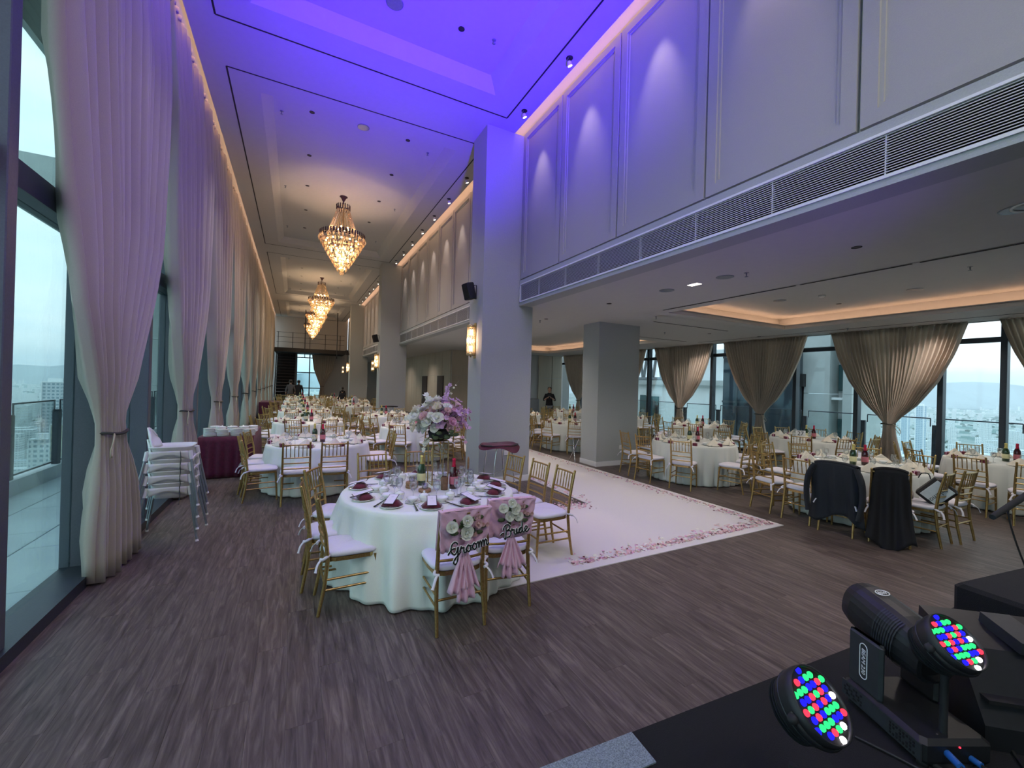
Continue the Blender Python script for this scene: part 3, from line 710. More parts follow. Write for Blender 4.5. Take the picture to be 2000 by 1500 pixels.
# ================================================================ CHAIRS
def c_post(m, s): return m.path([(s*.186, -.245, 0), (s*.183, -.205, .22), (s*.180, -.185, .42), (s*.177, -.205, .62), (s*.175, -.262, .895)], [.013, .0155, .017, .0155, .0125], 7).ball((s*.175, -.264, .90), .0145, 6, 4)
def c_leg(m, s): return m.path([(s*.185, .195, 0), (s*.181, .185, .22), (s*.178, .172, .42)], [.012, .0145, .017], 7)
def c_rail(m, z, r=.010):
    y = -.185-(z-.42)*.155; return m.path([(-.176, y, z), (-.09, y-.014, z), (0, y-.018, z), (.09, y-.014, z), (.176, y, z)], r, 6)
def c_spin(m, x):
    f = lambda z: -.185-(z-.42)*.155-.017*(1-(x/.18)**2)
    return m.path([(x, f(.69), .69), (x, f(.73), .73), (x, f(.78), .78), (x, f(.83), .83), (x, f(.868), .868)], [.005, .0075, .0055, .0075, .005], 5)
def c_seat(m):
    P = []; 
    for z in (.405, .435):
        for a in range(16):
            t = 2*PI*a/16; cx, sy_ = math.cos(t), math.sin(t)
            P.append((.198*math.copysign(abs(cx)**.45, cx)*(1+.04*sy_), .200*math.copysign(abs(sy_)**.45, sy_), z))
    return m.add(P, [tuple(reversed(range(16))), tuple(range(16, 32))]+[(i, (i+1) % 16, 16+(i+1) % 16, 16+i) for i in range(16)])
def c_cush(m, n=24):
    pr = [(.93, .434), (1.0, .445), (1.015, .458), (.99, .472), (.90, .482), (.6, .486), (.01, .487)]; P = []
    for k, z in pr:
        for a in range(n):
            t = 2*PI*a/n; cx, sy_ = math.cos(t), math.sin(t)
            P.append((.205*k*math.copysign(abs(cx)**.42, cx)*(1+.03*sy_), .005+.205*k*math.copysign(abs(sy_)**.42, sy_), z+.003*math.sin(3*t+k*9)))
    F = [(j*n+i, j*n+(i+1) % n, (j+1)*n+(i+1) % n, (j+1)*n+i) for j in range(len(pr)-1) for i in range(n)]
    m.add(P, F, True); return m.add(P[:n], [tuple(reversed(range(n)))])
def c_str(m, k):
    if k < 4:
        s = (-1, 1)[k // 2]; z = (.19, .27)[k % 2]; return m.tube((s*.182, -.215+.02*(k % 2), z), (s*.182, .185, z), .009, n=6)
    z, y = ((.23, .188), (.24, -.205))[k-4]; return m.tube((-.18, y, z), (.18, y, z), .009, n=6)
def c_tie(m, s):
    m.path(cr([(s*.17, -.17, .455), (s*.20, -.20, .45), (s*.205, -.225, .44), (s*.175, -.235, .435)], 3), .012, 5)
    return m.path(cr([(s*.19, -.23, .44), (s*.215, -.26, .41), (s*.235, -.275, .36)], 3), [.012]*6+[.015], 5, flat=.4)
SPX = [-.132, -.079, -.026, .026, .079, .132]
def chair(lod, name='banquet_chair'):
    t = thing(name, 'gold banquet chair', 'chair')
    g = 'gold'
    if lod == 0:
        c_seat(MB()).build('seat', g, t); c_cush(MB()).build('cushion', 'cushion', t)
        for s in (-1, 1):
            c_leg(MB(), s).build('leg', g, t); c_post(MB(), s).build('back_post', g, t); c_tie(MB(), s).build('tie', 'cushion', t)
        c_rail(MB(), .872).build('top_rail', g, t)
        for z in (.685, .605, .525): c_rail(MB(), z).build('rail', g, t)
        for x in SPX: c_spin(MB(), x).build('spindle', g, t)
        for k in range(6): c_str(MB(), k).build('stretcher', g, t)
    elif lod == 1:
        c_seat(MB()).build('seat', g, t); c_cush(MB(), 16).build('cushion', 'cushion', t)
        for s in (-1, 1): c_leg(MB(), s).build('leg', g, t); c_post(MB(), s).build('leg', g, t); c_tie(MB(), s).build('tie', 'cushion', t)
        m = MB(); [c_rail(m, z) for z in (.872, .685, .605, .525)]; [c_spin(m, x) for x in SPX]; m.build('backrest', g, t)
        m = MB(); [c_str(m, k) for k in range(6)]; m.build('stretcher', g, t)
    else:
        m = c_seat(MB()); [c_leg(m, s) for s in (-1, 1)]; [c_post(m, s) for s in (-1, 1)]; [c_rail(m, z) for z in (.872, .685, .605, .525)]; [c_spin(m, x) for x in SPX]; [c_str(m, k) for k in (1, 3, 4)]
        m.build('frame', g, t); c_cush(MB(), 12).build('cushion', 'cushion', t)
    return t
CH = [Use(chair(0)), Use(chair(1)), Use(chair(2))]
def place_chair(lod, x, y, rz, label, group): return CH[lod].at((x, y, 0), rz, label, group)

# ================================================================ TABLES
def cloth(Rr, folds, amp, seed, H=.745, spread=.09, floor=.012, n=None, hem=0):
    rnd = random.Random(seed); ph = [rnd.uniform(0, 6.28) for _ in range(4)]; n = n or folds*8
    prof = [(.001, H), (Rr*.5, H), (Rr*.93, H), (Rr*.985, H-.003), (Rr, H-.014), (Rr+.006, H-.05), (Rr+.01, H-.12)]
    zs = [.53, .42, .31, .2, .1, .04, floor]
    prof += [(Rr+.014, z) for z in zs]
    def fn(r, z, t, j):
        if z > H-.02: return r
        k = min(1, (H-.02-z)/(H*.7)); w = math.sin(folds*t+ph[0]+.8*math.sin(2*t+ph[1])+.5*math.sin(5*t+ph[2]))
        w = 1.7*abs(math.sin((folds*t+ph[0]+.8*math.sin(2*t+ph[1])+.5*math.sin(5*t+ph[2]))/2+PI/4))**.8-.85 if folds != 17 else math.sin(14*t+1.3*math.sin(2*t+ph[1])+.9*math.sin(3*t+ph[2]))*.6+.35*math.sin(31*t+2*math.sin(3*t+ph[0])+z*2)+.25*math.sin(5*t+ph[3])
        return r + spread*k*.6 + amp*(k**.8)*w + (hem*math.sin(3*t+ph[3])*k)
    return MB().lathe(prof, n, fn=fn, cap=False), prof
def table(x, y, Rr, label, tcl, folds=26, amp=.035, seed=0, n=None, mm='cloth2', spread=.06):
    t = thing('banquet_table', label, 'table', (x, y, 0))
    MB().lathe([(Rr-.01, .715), (Rr-.004, .725), (Rr-.01, .738)], 40, smooth=False).build('tabletop', 'woodslice', t)
    for s in (0, 1, 2, 3):
        a = PI/4+s*PI/2; MB().tube((.5*math.cos(a), .5*math.sin(a), 0), (.45*math.cos(a), .45*math.sin(a), .715), .014).build('leg', 'metal_grey', t)
    m, _ = cloth(Rr, folds, amp, seed, n=n, spread=spread)
    c = m.build('tablecloth', mm, None, (x, y, 0), solid=.003); tag(c, tcl, 'tablecloth', 'white tablecloths draped over the round tables')
    return t
# ---- tableware prototypes (origin on the table surface)
def t_plate():
    t = thing('plate', 'white plate', 'plate'); MB().lathe([(.045, 0), (.075, .004), (.098, .014), (.100, .017), (.096, .017), (.07, .009), (.001, .007)], 20).build('dish', 'china', t); return t
def t_napkin():
    m = MB()  # cream napkin folded to a standing peak
    m.add([(-.135, -.02, 0), (.135, -.02, 0), (.012, .0, .118), (-.115, .06, 0), (.115, .06, 0), (-.075, .02, .060), (.085, .02, .052), (0, -.07, 0), (-.012, .012, .112)],
          [(0, 7, 2), (7, 1, 2), (0, 2, 8), (0, 8, 5), (5, 3, 0), (1, 6, 2), (1, 4, 6), (2, 6, 8), (8, 6, 5), (5, 6, 4, 3)])
    t = thing('napkin', 'cream napkin', 'napkin'); m.build('fold', 'napkin', t, solid=.004)
    MB().add([(-.105, -.10, 0), (.06, -.11, 0), (-.03, -.055, .082), (-.02, -.01, 0)], [(0, 1, 2), (1, 3, 2), (3, 0, 2), (0, 3, 1)]).build('front_flap', 'napkin', t); return t
def t_box():
    t = thing('favour_box', 'maroon favour box', 'box'); MB().bevbox(-.04, .04, -.03, .03, 0, .055, .004).build('carton', 'maroon', t); MB().box(-.041, .041, -.006, .006, 0, .0565).build('ribbon', 'pink_cloth', t); MB().ball((0, 0, .06), .012, 6, 4, (1.6, .8, .7)).build('bow', 'pink_cloth', t); return t
def t_glass():
    t = thing('wine_glass', 'wine glass', 'glass')
    MB().lathe([(.032, 0), (.030, .003), (.005, .006), (.004, .07), (.010, .078), (.028, .095), (.036, .125), (.034, .155), (.030, .172), (.0285, .172), (.033, .125), (.026, .098), (.001, .084)], 14).build('bowl_and_stem', 'clear_glass', t); return t
def t_cup():
    t = thing('lidded_cup', 'white lidded tea cup', 'cup'); MB().lathe([(.022, 0), (.024, .006), (.038, .02), (.045, .045), (.046, .056), (.042, .056)], 16).build('cup', 'china', t)
    MB().lathe([(.045, .056), (.040, .066), (.020, .076), (.007, .079), (.006, .084), (.011, .09), (.008, .097), (.001, .099)], 16).build('lid', 'china', t); return t
def t_bowl():
    t = thing('bowl', 'white bowl on saucer', 'bowl'); MB().lathe([(.03, 0), (.058, .006), (.066, .012), (.06, .011), (.001, .006)], 16).build('saucer', 'china', t)
    MB().lathe([(.022, .008), (.024, .014), (.045, .03), (.055, .048), (.052, .048), (.04, .03), (.001, .018)], 16).build('dish', 'china', t); return t
def t_chop():
    t = thing('chopsticks', 'pair of dark chopsticks', 'chopsticks')
    for s in (-1, 1): MB().tube((s*.005, -.12, .010), (s*.003, .11, .012), .0042, .0025, 5).build('stick', 'text_black', t)
    MB().bevbox(-.02, .02, .04, .055, 0, .008, .002).build('rest', 'china', t); MB().path([(.03, -.06, .006), (.03, .03, .008), (.03, .055, .004), (.03, .08, .008)], [.005, .005, .016, .008], 6, flat=.4).build('spoon', 'china', t); return t
def t_bottle(body, foil, lab, name, h=.31):
    t = thing('bottle', name, 'bottle')
    MB().lathe([(.036, 0), (.043, .006), (.044, .16), (.040, .19), (.022, .225), (.016, .25), (.015, .27)], 16).build('glass_body', body, t)
    MB().lathe([(.0235, .222), (.0175, .25), (.0165, .285), (.019, .29), (.019, .303), (.012, .309), (.001, .31)], 14).build('foil', foil, t)
    MB().lathe([(.0447, .05), (.0452, .052), (.0452, .125), (.0447, .127)], 16, cap=False).build('paper_label', lab, t)
    return t
def t_pouch():   # charger plate with maroon pouch and menu card on it
    t = thing('menu_pouch', 'maroon napkin pouch with a menu card', 'napkin')
    MB().add([(-.075, -.05, .012), (.075, -.05, .012), (.09, .03, .014), (.05, .075, .018), (-.05, .075, .018), (-.09, .03, .014), (-.03, -.02, .055), (.03, -.02, .055), (.045, .04, .05), (-.045, .04, .05)],
             [(0,1,7,6), (1,2,8,7), (2,3,8), (3,4,9,8), (4,5,9), (5,0,6,9), (6,7,8,9), (5,4,3,2,1,0)], True).build('pouch', 'maroon', t)
    Mx = Matrix.Translation((0, -.005, .066)) @ Matrix.Rotation(R(12), 4, 'X'); MB().box(-.042, .042, -.095, .085, -.0015, .0015, Mx).build('card_back', 'text_black', t); MB().box(-.037, .037, -.088, .079, .0015, .0025, Mx).build('menu_card', 'card', t)
    MB().box(-.012, .012, .02, .045, .0026, .0028, Mx).box(-.02, .02, -.01, -.007, .0026, .0028, Mx).box(-.018, .018, -.03, -.027, .0026, .0028, Mx).build('print', 'cushion', t); return t
U = dict(plate=Use(t_plate()), napkin=Use(t_napkin()), box=Use(t_box()), glass=Use(t_glass()), cup=Use(t_cup()), bowl=Use(t_bowl()), chop=Use(t_chop()), pouch=Use(t_pouch()),
         red=Use(t_bottle('bottle_red', 'foil_red', 'label_pink', 'red bottle')), green=Use(t_bottle('bottle_green', 'foil_gold', 'label_cream', 'green bottle')))
def put(k, x, y, rz, label, group=None, z=.7465): return U[k].at((x, y, z), rz, label, group)
ORD = ['first', 'second', 'third', 'fourth', 'fifth', 'sixth', 'seventh', 'eighth', 'ninth', 'tenth']
def seatlab(k, n, tn):
    # seats are counted clockwise (seen from above) from the one nearest the camera
    return ('at the seat nearest the camera, %s' % tn) if k == 0 else ('%s seat clockwise from nearest, %s' % (ORD[k], tn))
TN = []
def dress(cx, cy, Rr, tn, chairs, settings, lod, rich=1):
    # chairs: (x, y, rz); settings: angles
    chairs = sorted(chairs, key=lambda c: ((math.atan2(-cy, -cx)-math.atan2(c[1]-cy, c[0]-cx)+.2) % (2*PI)))
    for k, (x, y, rz) in enumerate(chairs):
        lb = 'gold chair nearest camera, %s' % tn if k == 0 else 'gold chair, %s clockwise from nearest, %s' % (ORD[k], tn)
        place_chair(lod, x, y, rz, lb, 'gold chairs at the %s' % tn)
    base = math.atan2(-cy, -cx); settings = sorted(settings, key=lambda a: (base-a+.2) % (2*PI))
    rnd = random.Random(int(cx*97+cy*31))
    for k, a in enumerate(settings):
        c, s = math.cos(a), math.sin(a); rz = a+PI/2; q = lambda r, da=0: (cx+r*math.cos(a+da), cy+r*math.sin(a+da)); s_ = seatlab(k, len(settings), tn)
        if rich:
            put('plate', *q(Rr-.14), rz, 'white plate, '+s_, 'plates on the '+tn)
            put('napkin', *q(Rr-.13), rz+rnd.uniform(-.7, .7), 'cream folded napkin, '+s_, 'napkins on the '+tn, z=.758)
            put('box', *q(Rr-.06, .11), rz+rnd.uniform(-.4, .4), 'maroon favour box, '+s_, 'favour boxes on the '+tn)
        else:
            put('napkin', *q(Rr-.12), rz+rnd.uniform(-.7, .7), 'cream folded napkin, '+s_, 'napkins on the '+tn)
            put('box', *q(Rr-.06, .13), rz, 'maroon favour box, '+s_, 'favour boxes on the '+tn)
        if rich > 1: put('bowl', *q(Rr-.27, -.16), rz, 'white bowl, '+s_, 'bowls on the '+tn)
        if rich: put('glass', *q(Rr-.30, .12), rz, 'wine glass, '+s_, 'glasses on the '+tn)
        if rich > 1: put('chop', *q(Rr-.16, -.22), rz, 'dark chopsticks, '+s_, 'chopsticks on the '+tn)
    put('red', cx+.05, cy-.06, 0, 'dark red bottle with red foil, '+tn, 'bottles'); put('green', cx-.07, cy+.04, 0, 'green bottle with gold foil, '+tn, 'bottles')
def ringch(cx, cy, Rr, n, ph, off=.20, skip=(), j=.03, seed=1):
    rnd = random.Random(seed); o = []
    for k in range(n):
        if k in skip: continue
        a = R(ph)+2*PI*k/n+rnd.uniform(-j, j); r = Rr+off+rnd.uniform(-.03, .05)
        o.append((cx+r*math.cos(a), cy+r*math.sin(a), a+PI/2+rnd.uniform(-.08, .08)))
    return o
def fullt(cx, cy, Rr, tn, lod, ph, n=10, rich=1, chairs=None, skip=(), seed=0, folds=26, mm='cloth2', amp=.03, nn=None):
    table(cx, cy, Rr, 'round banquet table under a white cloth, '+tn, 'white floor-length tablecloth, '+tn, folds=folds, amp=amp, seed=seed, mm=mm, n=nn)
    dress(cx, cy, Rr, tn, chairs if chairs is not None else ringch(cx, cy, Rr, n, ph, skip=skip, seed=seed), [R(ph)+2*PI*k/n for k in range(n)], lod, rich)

# ---- front wedding table
TX, TY, TR = 1.24, 4.13, .84
t = thing('wedding_table', 'front round table under a white cloth, nearest the camera, with groom and bride chairs', 'table', (TX, TY, 0))
MB().lathe([(TR-.01, .715), (TR-.004, .725), (TR-.01, .738)], 48, smooth=False).build('tabletop', 'woodslice', t)
for s in range(4):
    a = PI/4+s*PI/2; MB().tube((.5*math.cos(a), .5*math.sin(a), 0), (.45*math.cos(a), .45*math.sin(a), .715), .014).build('leg', 'metal_grey', t)
m, _ = cloth(TR, 17, .055, 5, n=300, spread=.13, hem=.035)
c = m.build('tablecloth', 'cloth', None, (TX, TY, 0), solid=.003); tag(c, 'pale white cloth with deep folds draped over the front wedding table', 'tablecloth', 'white tablecloths draped over the round tables')
FT = 'front wedding table'
grp = 'gold chairs around the front wedding table'
for x, y, rz, lb in ((.44, 3.70, -PI/2+.03, 'gold chair with white cushion left of the front table, nearest the camera'), (.34, 4.14, -PI/2-.02, 'gold chair left of the front table, second from the camera'),
    (.42, 4.70, -PI/2-.45, 'gold chair left of the front table, third from the camera'), (2.45, 3.86, PI/2-.02, 'gold chair right of the front table, nearest the camera'),
    (2.42, 4.32, PI/2+.04, 'gold chair right of the front table, middle of three'), (2.36, 4.82, PI/2+.12, 'gold chair right of the front table, farthest of three'),
    (.93, 5.28, PI+.12, 'gold chair behind the front table, left one of two'), (1.50, 5.36, PI-.1, 'gold chair behind the front table, right one of two')):
    place_chair(0, x, y, rz, lb, grp)
place_chair(0, 1.13, 3.12, 0, 'gold groom chair with pink sash and white roses at the front table', None)
place_chair(0, 1.62, 3.24, -.17, 'gold bride chair with pink sash and white roses at the front table', None)
base = math.atan2(-TY, -TX)
ang = [255, 284, 318, 345, 12, 48, 84, 120, 160, 196, 226]
ang = sorted([R(a) for a in ang], key=lambda a: (base-a+.2) % (2*PI))
ORD.append('eleventh')
for k, a in enumerate(ang):
    rz = a+PI/2; q = lambda r, da=0: (TX+r*math.cos(a+da), TY+r*math.sin(a+da)); s_ = seatlab(k, 11, FT)
    put('plate', *q(.69), rz, 'white plate under a maroon pouch, '+s_, 'plates on the front table'); put('pouch', *q(.69), rz+(.0, .25, -.2)[k % 3], 'maroon pouch with white menu card, '+s_, 'menu pouches', z=.752)
    put('cup', *q(.47, -.13), rz, 'white lidded cup, '+s_, 'lidded cups on the front table'); put('bowl', *q(.52, .19), rz, 'white bowl on a saucer, '+s_, 'bowls on the front table')
    put('glass', *q(.42, .12), rz, 'wine glass, '+s_, 'wine glasses on the front table'); put('chop', *q(.66, -.21), rz+.15, 'dark chopsticks with spoon rest, '+s_, 'chopsticks on the front table')
    if k % 2: put('glass', *q(.40, -.30), rz, 'second wine glass, '+s_, 'wine glasses on the front table')
put('red', 1.46, 4.04, .3, 'dark red bottle with red foil neck and pink label, front wedding table', 'bottles'); put('green', 1.20, 4.30, 0, 'green bottle with gold foil neck, front wedding table', 'bottles')
t = thing('candle_pillar', 'brown cylindrical candle holder beside the red bottle, front table', 'candle holder', (1.36, 4.03, .7465)); MB().lathe([(.034, 0), (.036, .01), (.036, .125), (.03, .13)], 16).build('holder', 'brown', t); MB().lathe([(.026, .13), (.026, .17), (.024, .17), (.024, .135)], 14).build('glass_cup', 'clear_glass', t)
def wslice(x, y, lb, n=2):
    t = thing('wood_slice_holder', lb, 'candle holder', (x, y, .7465))
    for k in range(n): MB().lathe([(.058, .032*k), (.062, .032*k+.006), (.060, .032*k+.026), (.055, .032*k+.031)], 18, fn=lambda r, z, t, j: r*(1+.05*math.sin(3*t+k))).build('wood_slice', 'woodslice', t)
    MB().lathe([(.03, .032*n), (.034, .032*n+.045), (.032, .032*n+.045), (.028, .032*n+.005)], 14).build('glass_cup', 'clear_glass', t); MB().lathe([(.018, .032*n+.001), (.018, .032*n+.02)], 10).build('tealight', 'china', t)
wslice(1.08, 4.22, 'glass tealight on stacked wood slices, left of the flower stand'); wslice(1.62, 4.40, 'glass tealight on wood slices, right of the red bottle', 1); wslice(1.16, 4.02, 'glass tealight on a wood slice, in front of the flower stand', 1)
t = thing('taper_candle', 'tall wooden taper candle in a slim holder, front table', 'candle', (1.68, 4.20, .7465)); MB().lathe([(.03, 0), (.032, .006), (.008, .012), (.006, .10), (.014, .11), (.014, .12)], 12).build('holder', 'brass', t); MB().lathe([(.011, .12), (.012, .26), (.004, .285)], 10).build('wax', 'woodslice', t)
# flower stand: square gold rod frame with hanging glass bulbs
FX, FY = 1.38, 4.32
t = thing('flower_stand', 'tall gold rod flower stand with hanging glass bulbs, front table', 'flower stand', (FX, FY, .7465))
for sx in (-1, 1):
    for sy in (-1, 1): MB().tube((sx*.085, sy*.085, 0), (sx*.085, sy*.085, .46), .0075, n=8).build('rod', 'brass', t)
for z in (.003, .457, .30): MB().path([(sx*.085, sy*.085, z) for sx, sy in ((-1,-1),(1,-1),(1,1),(-1,1))], .006, 5, True).build('hoop', 'brass', t)
for x, y, z, r in ((-.045, 0, .22, .032), (.04, .02, .115, .042)):
    MB().ball((x, y, z), r, 12, 8).build('glass_bulb', 'clear_glass', t); MB().tube((x, y, z+r), (x, y, .455), .0012, n=4).build('string', 'cord_tan', t)
MB().bevbox(-.09, .09, -.09, .09, .455, .463, .002).build('top_plate', 'brass', t)
# blossoms
def rose(m, c, r, nrm=(0,0,1), seed=0, k=3):
    # layered cupped petals, tighter towards the heart
    rnd = random.Random(seed); q = Vector(nrm).normalized().to_track_quat('Z', 'Y').to_matrix().to_4x4(); Mx = Matrix.Translation(c) @ q
    L = [(5, 1.0, .30, .62), (5, .78, .55, .50), (4, .52, .75, .42), (3, .28, .85, .34)][:k+1]
    for li, (n, rad, h, w) in enumerate(L):
        o = rnd.uniform(0, 6)
        for i in range(n):
            Rz = Matrix.Rotation(o+2*PI*i/n+rnd.uniform(-.15, .15), 4, 'Z'); hh = h*rnd.uniform(.85, 1.15); rr = rad*rnd.uniform(.92, 1.1)
            def fn(u, v):
                a = (u-.5)*2*w*1.25; e = 1-.22*(2*u-1)**2*v; rv_ = r*rr*(.12+.88*math.sin(v*PI/2*1.05))*(1+.10*v*v*(1 if li < 2 else -1)); return (rv_*math.cos(a), rv_*math.sin(a)*1.05, r*(-.45+(.45+hh)*v*e)-(.14*r*v**4 if li < 2 else 0))
            m.grid(5, 4, fn, M=Mx @ Rz)
    m.ball((0, 0, .25*r), .26*r, 6, 4, M=Mx); return m
def orchid(m, c, r, nrm, seed=0):
    q = Vector(nrm).normalized().to_track_quat('Z', 'Y').to_matrix().to_4x4(); Mx = Matrix.Translation(c) @ q
    for a in range(5):
        t = 2*PI*a/5+seed; Rz = Matrix.Rotation(t, 4, 'Z'); m.grid(4, 5, lambda u, v: (( u-.5)*r*.9*math.sin(PI*min(1, v*.85+.15)), v*r, .25*r*v*v-.1*r*math.cos(u*6.28)), M=Mx @ Rz)
    return m.ball((0, 0, .1*r), .18*r, 6, 4, M=Mx)
def calla(m, c, r, nrm):
    q = Vector(nrm).normalized().to_track_quat('Z', 'Y').to_matrix().to_4x4(); Mx = Matrix.Translation(c) @ q
    return m.lathe([(.12*r, -.9*r), (.3*r, -.3*r), (.7*r, .2*r), (1.05*r, .45*r)], 12, fn=lambda rr, z, t, j: rr*(1+.25*(j/3)*math.cos(t)), M=Mx, cap=False)
fa = thing('flower_arrangement', 'large arrangement of white and pink flowers on the gold stand, front table', 'flowers', (FX, FY, .7465+.463))
MB().lathe([(.05, 0), (.10, .03), (.115, .09), (.10, .11), (.001, .11)], 18).build('vase', 'black', fa)
rnd = random.Random(11)
pts = []
def okp(p, r): return all((Vector(p)-q).length > (r+rr)*.62 for q, rr in pts)
rtv = Vector((fw.y, -fw.x, 0))
for k in range(210):
    kind = rnd.random()
    a = rnd.uniform(-1, 1); b = rnd.uniform(-.30, 1.0); d = rnd.uniform(-1, 1)
    if a*a+b*b*.9+d*d*.9 > 1.05 or (a*a+b*b+d*d) < .32: continue
    # wide, asymmetrical crown: white mass low left, pink spray up and out to the right
    p = rtv*(a*.325+.015) + Vector((fw.x, fw.y, 0)).normalized()*d*.22 + Vector((0, 0, .20+b*.25+a*.03))
    r = rnd.uniform(.034, .062)*(1.1 if a < .1 else .78)
    if not okp(p, r): continue
    pts.append((p, r)); n = (p-Vector((0, 0, .1))).normalized()
    if a < .05: 
        m_ = rnd.choice(['petal_white']*5+['petal_cream']*2+['petal_blush']); rose(MB(), p, r, n, k).build('blossom', m_, fa)
    elif rnd.random() < .35: calla(MB(), p, r*.9, n).build('blossom', rnd.choice(['petal_pink', 'petal_blush', 'petal_lilac']), fa)
    elif rnd.random() < .6: orchid(MB(), p, r*1.15, n, k).build('blossom', rnd.choice(['petal_lilac', 'petal_pink', 'petal_lilac']), fa)
    else: rose(MB(), p, r, n, k, 2).build('blossom', rnd.choice(['petal_blush', 'petal_pink', 'petal_white']), fa)
    if a > -.2: MB().path(cr([(0, 0, .1), Vector((0, 0, .1)).lerp(p, .5)+Vector((0, 0, .03)), p-n*r*.5], 3), .0025, 4).build('flower_stem', 'stem', fa)
def spray(p0, p1, n, r, m_, bend):
    p0 = Vector(p0); p1 = Vector(p1); P = cr([p0, (p0+p1)/2+Vector(bend), p1], 6); MB().path(P, .002, 4).build('flower_stem', 'stem', fa)
    for i in range(n):
        q = P[int(len(P)*(.3+.68*i/n))]; orchid(MB(), q+Vector((rnd.uniform(-.01, .01), rnd.uniform(-.02, .02), rnd.uniform(-.01, .01))), r*(1.1-.5*i/n), Vector((-.4, -.8, .3))+Vector((rnd.uniform(-.5, .5),)*3), i).build('blossom', m_, fa)
rv = lambda a, z, d=0: rtv*a + Vector((fw.x, fw.y, 0))*d + Vector((0, 0, z))
spray(rv(0, .2), rv(.10, .60), 9, .040, 'petal_lilac', (0, 0, .03)); spray(rv(.05, .2), rv(.34, .30), 8, .036, 'petal_lilac', (0, 0, .08)); spray(rv(.05, .15), rv(.30, -.02, -.1), 7, .034, 'petal_pink', (0, 0, .12)); spray(rv(.1, .2), rv(.33, .12, -.05), 7, .036, 'petal_lilac', (0, 0, .1))
spray(rv(-.05, .2), rv(-.16, .50), 7, .046, 'petal_white', (0, 0, .04)); spray(rv(-.05, .1), rv(-.14, -.12, -.1), 7, .032, 'petal_white', (-.03, 0, 0)); spray(rv(-.1, .15), rv(-.36, .22), 8, .042, 'petal_white', (0, 0, .08)); spray(rv(.0, .25), rv(.20, .64), 5, .018, 'petal_cream', (0, 0, .02))
for k in range(46):
    a = rnd.uniform(-.3, .33); z = rnd.uniform(-.06, .36); p = rv(a, z, rnd.uniform(-.12, .12)); MB().path(cr([(0, 0, .09), Vector((0, 0, .1)).lerp(p, .5), p], 3), [.004, .005, .006, .007, .006, .004, .001], 5, flat=.25).build('grass_blade', 'stem' if k % 3 else 'leaf', fa)
for k in range(16):
    p = rv(rnd.uniform(-.08, .2), rnd.uniform(.02, .12), rnd.uniform(-.16, -.02)); MB().ball(p, .035, 6, 4, (1, .4, .6)).build('leaf', 'leaf', fa)
for p, q in ((rv(.02, -.03, -.1), rv(.12, -.16, -.12)), (rv(0, -.02, -.1), rv(.06, -.13, -.14))): MB().path(cr([p, (p+q)/2+Vector((0, 0, .03)), q], 4), [.004, .012, .016, .014, .012, .010, .008, .006, .002], 6, flat=.15).build('leaf', 'leaf_grey', fa)

# ---- groom and bride dressings: sash, roses, lettering
GLY = {
 'G': [[(.62,.80),(.50,.98),(.28,.95),(.12,.72),(.10,.42),(.26,.22),(.44,.32),(.56,.56),(.60,.62),(.52,.20),(.42,-.20),(.24,-.42),(.12,-.28),(.28,-.05),(.60,.16),(.72,.26)], [(-.18,.30),(.0,.50),(.2,.60),(.42,.60)]],
 'r': [[(0,.26),(.12,.52),(.18,.58),(.17,.46),(.32,.50),(.30,.30),(.32,.16),(.42,.12),(.50,.24)]],
 'o': [[(0,.26),(.10,.42),(.26,.54),(.12,.46),(.06,.26),(.16,.12),(.32,.20),(.34,.42),(.24,.52),(.34,.44),(.46,.46)]],
 'm': [[(0,.44),(.06,.54),(.10,.40),(.06,.12),(.10,.30),(.22,.52),(.29,.42),(.26,.12),(.30,.30),(.44,.54),(.50,.42),(.46,.12),(.50,.30),(.64,.54),(.71,.42),(.67,.20),(.74,.12),(.84,.26)]],
 'B': [[(.22,.88),(.16,.50),(.08,.14),(.02,-.08),(-.06,.04)], [(-.04,.62),(.06,.86),(.32,1.0),(.52,.86),(.46,.64),(.24,.54),(.46,.50),(.54,.28),(.38,.06),(.14,.06)], [(-.34,.28),(-.20,.40),(-.02,.42)]],
 'i': [[(0,.26),(.10,.52),(.08,.26),(.12,.12),(.22,.24)], [(.12,.72),(.125,.725)]],
 'd': [[(.0,.24),(.26,.50),(.10,.46),(.03,.26),(.12,.12),(.28,.26),(.36,.60),(.42,.98),(.34,.50),(.34,.20),(.42,.12),(.52,.24)]],
 'e': [[(0,.24),(.14,.28),(.26,.42),(.18,.54),(.06,.42),(.05,.22),(.16,.10),(.30,.16),(.42,.30)]]}
ADV = {'G': .66, 'r': .46, 'o': .44, 'm': .8, 'B': .50, 'i': .22, 'd': .50, 'e': .4}
def script_word(word, size, parent, loc, rotx, roll_):
    t = thing('name_sign', 'black script sign reading %s with a white edge, hung on the %s chair back' % (word, word.lower()), 'sign', (0, 0, 0))
    blk, wht = MB(), MB(); x = 0; tot = sum(ADV[c] for c in word)
    for ch in word:
        for st_ in GLY[ch]:
            P = cr([((x+a-tot/2)*size, -b*0, (b-.4)*size) for a, b in st_], 6)
            th = [size*(.036+.020*abs(math.sin(i*.55))) for i in range(len(P))]
            blk.path(P, th, 6, flat=.12, nrm=(0, 1, 0)); wht.path([p+Vector((0, .0035, 0)) for p in P], [q+size*.035 for q in th], 6, flat=.1, nrm=(0, 1, 0))
        x += ADV[ch]
    blk.build('letters', 'text_black', t); wht.build('white_edge', 'text_white', t)
    t.matrix_world = loc @ Matrix.Rotation(rotx, 4, 'X') @ Matrix.Rotation(roll_, 4, 'Y'); return t
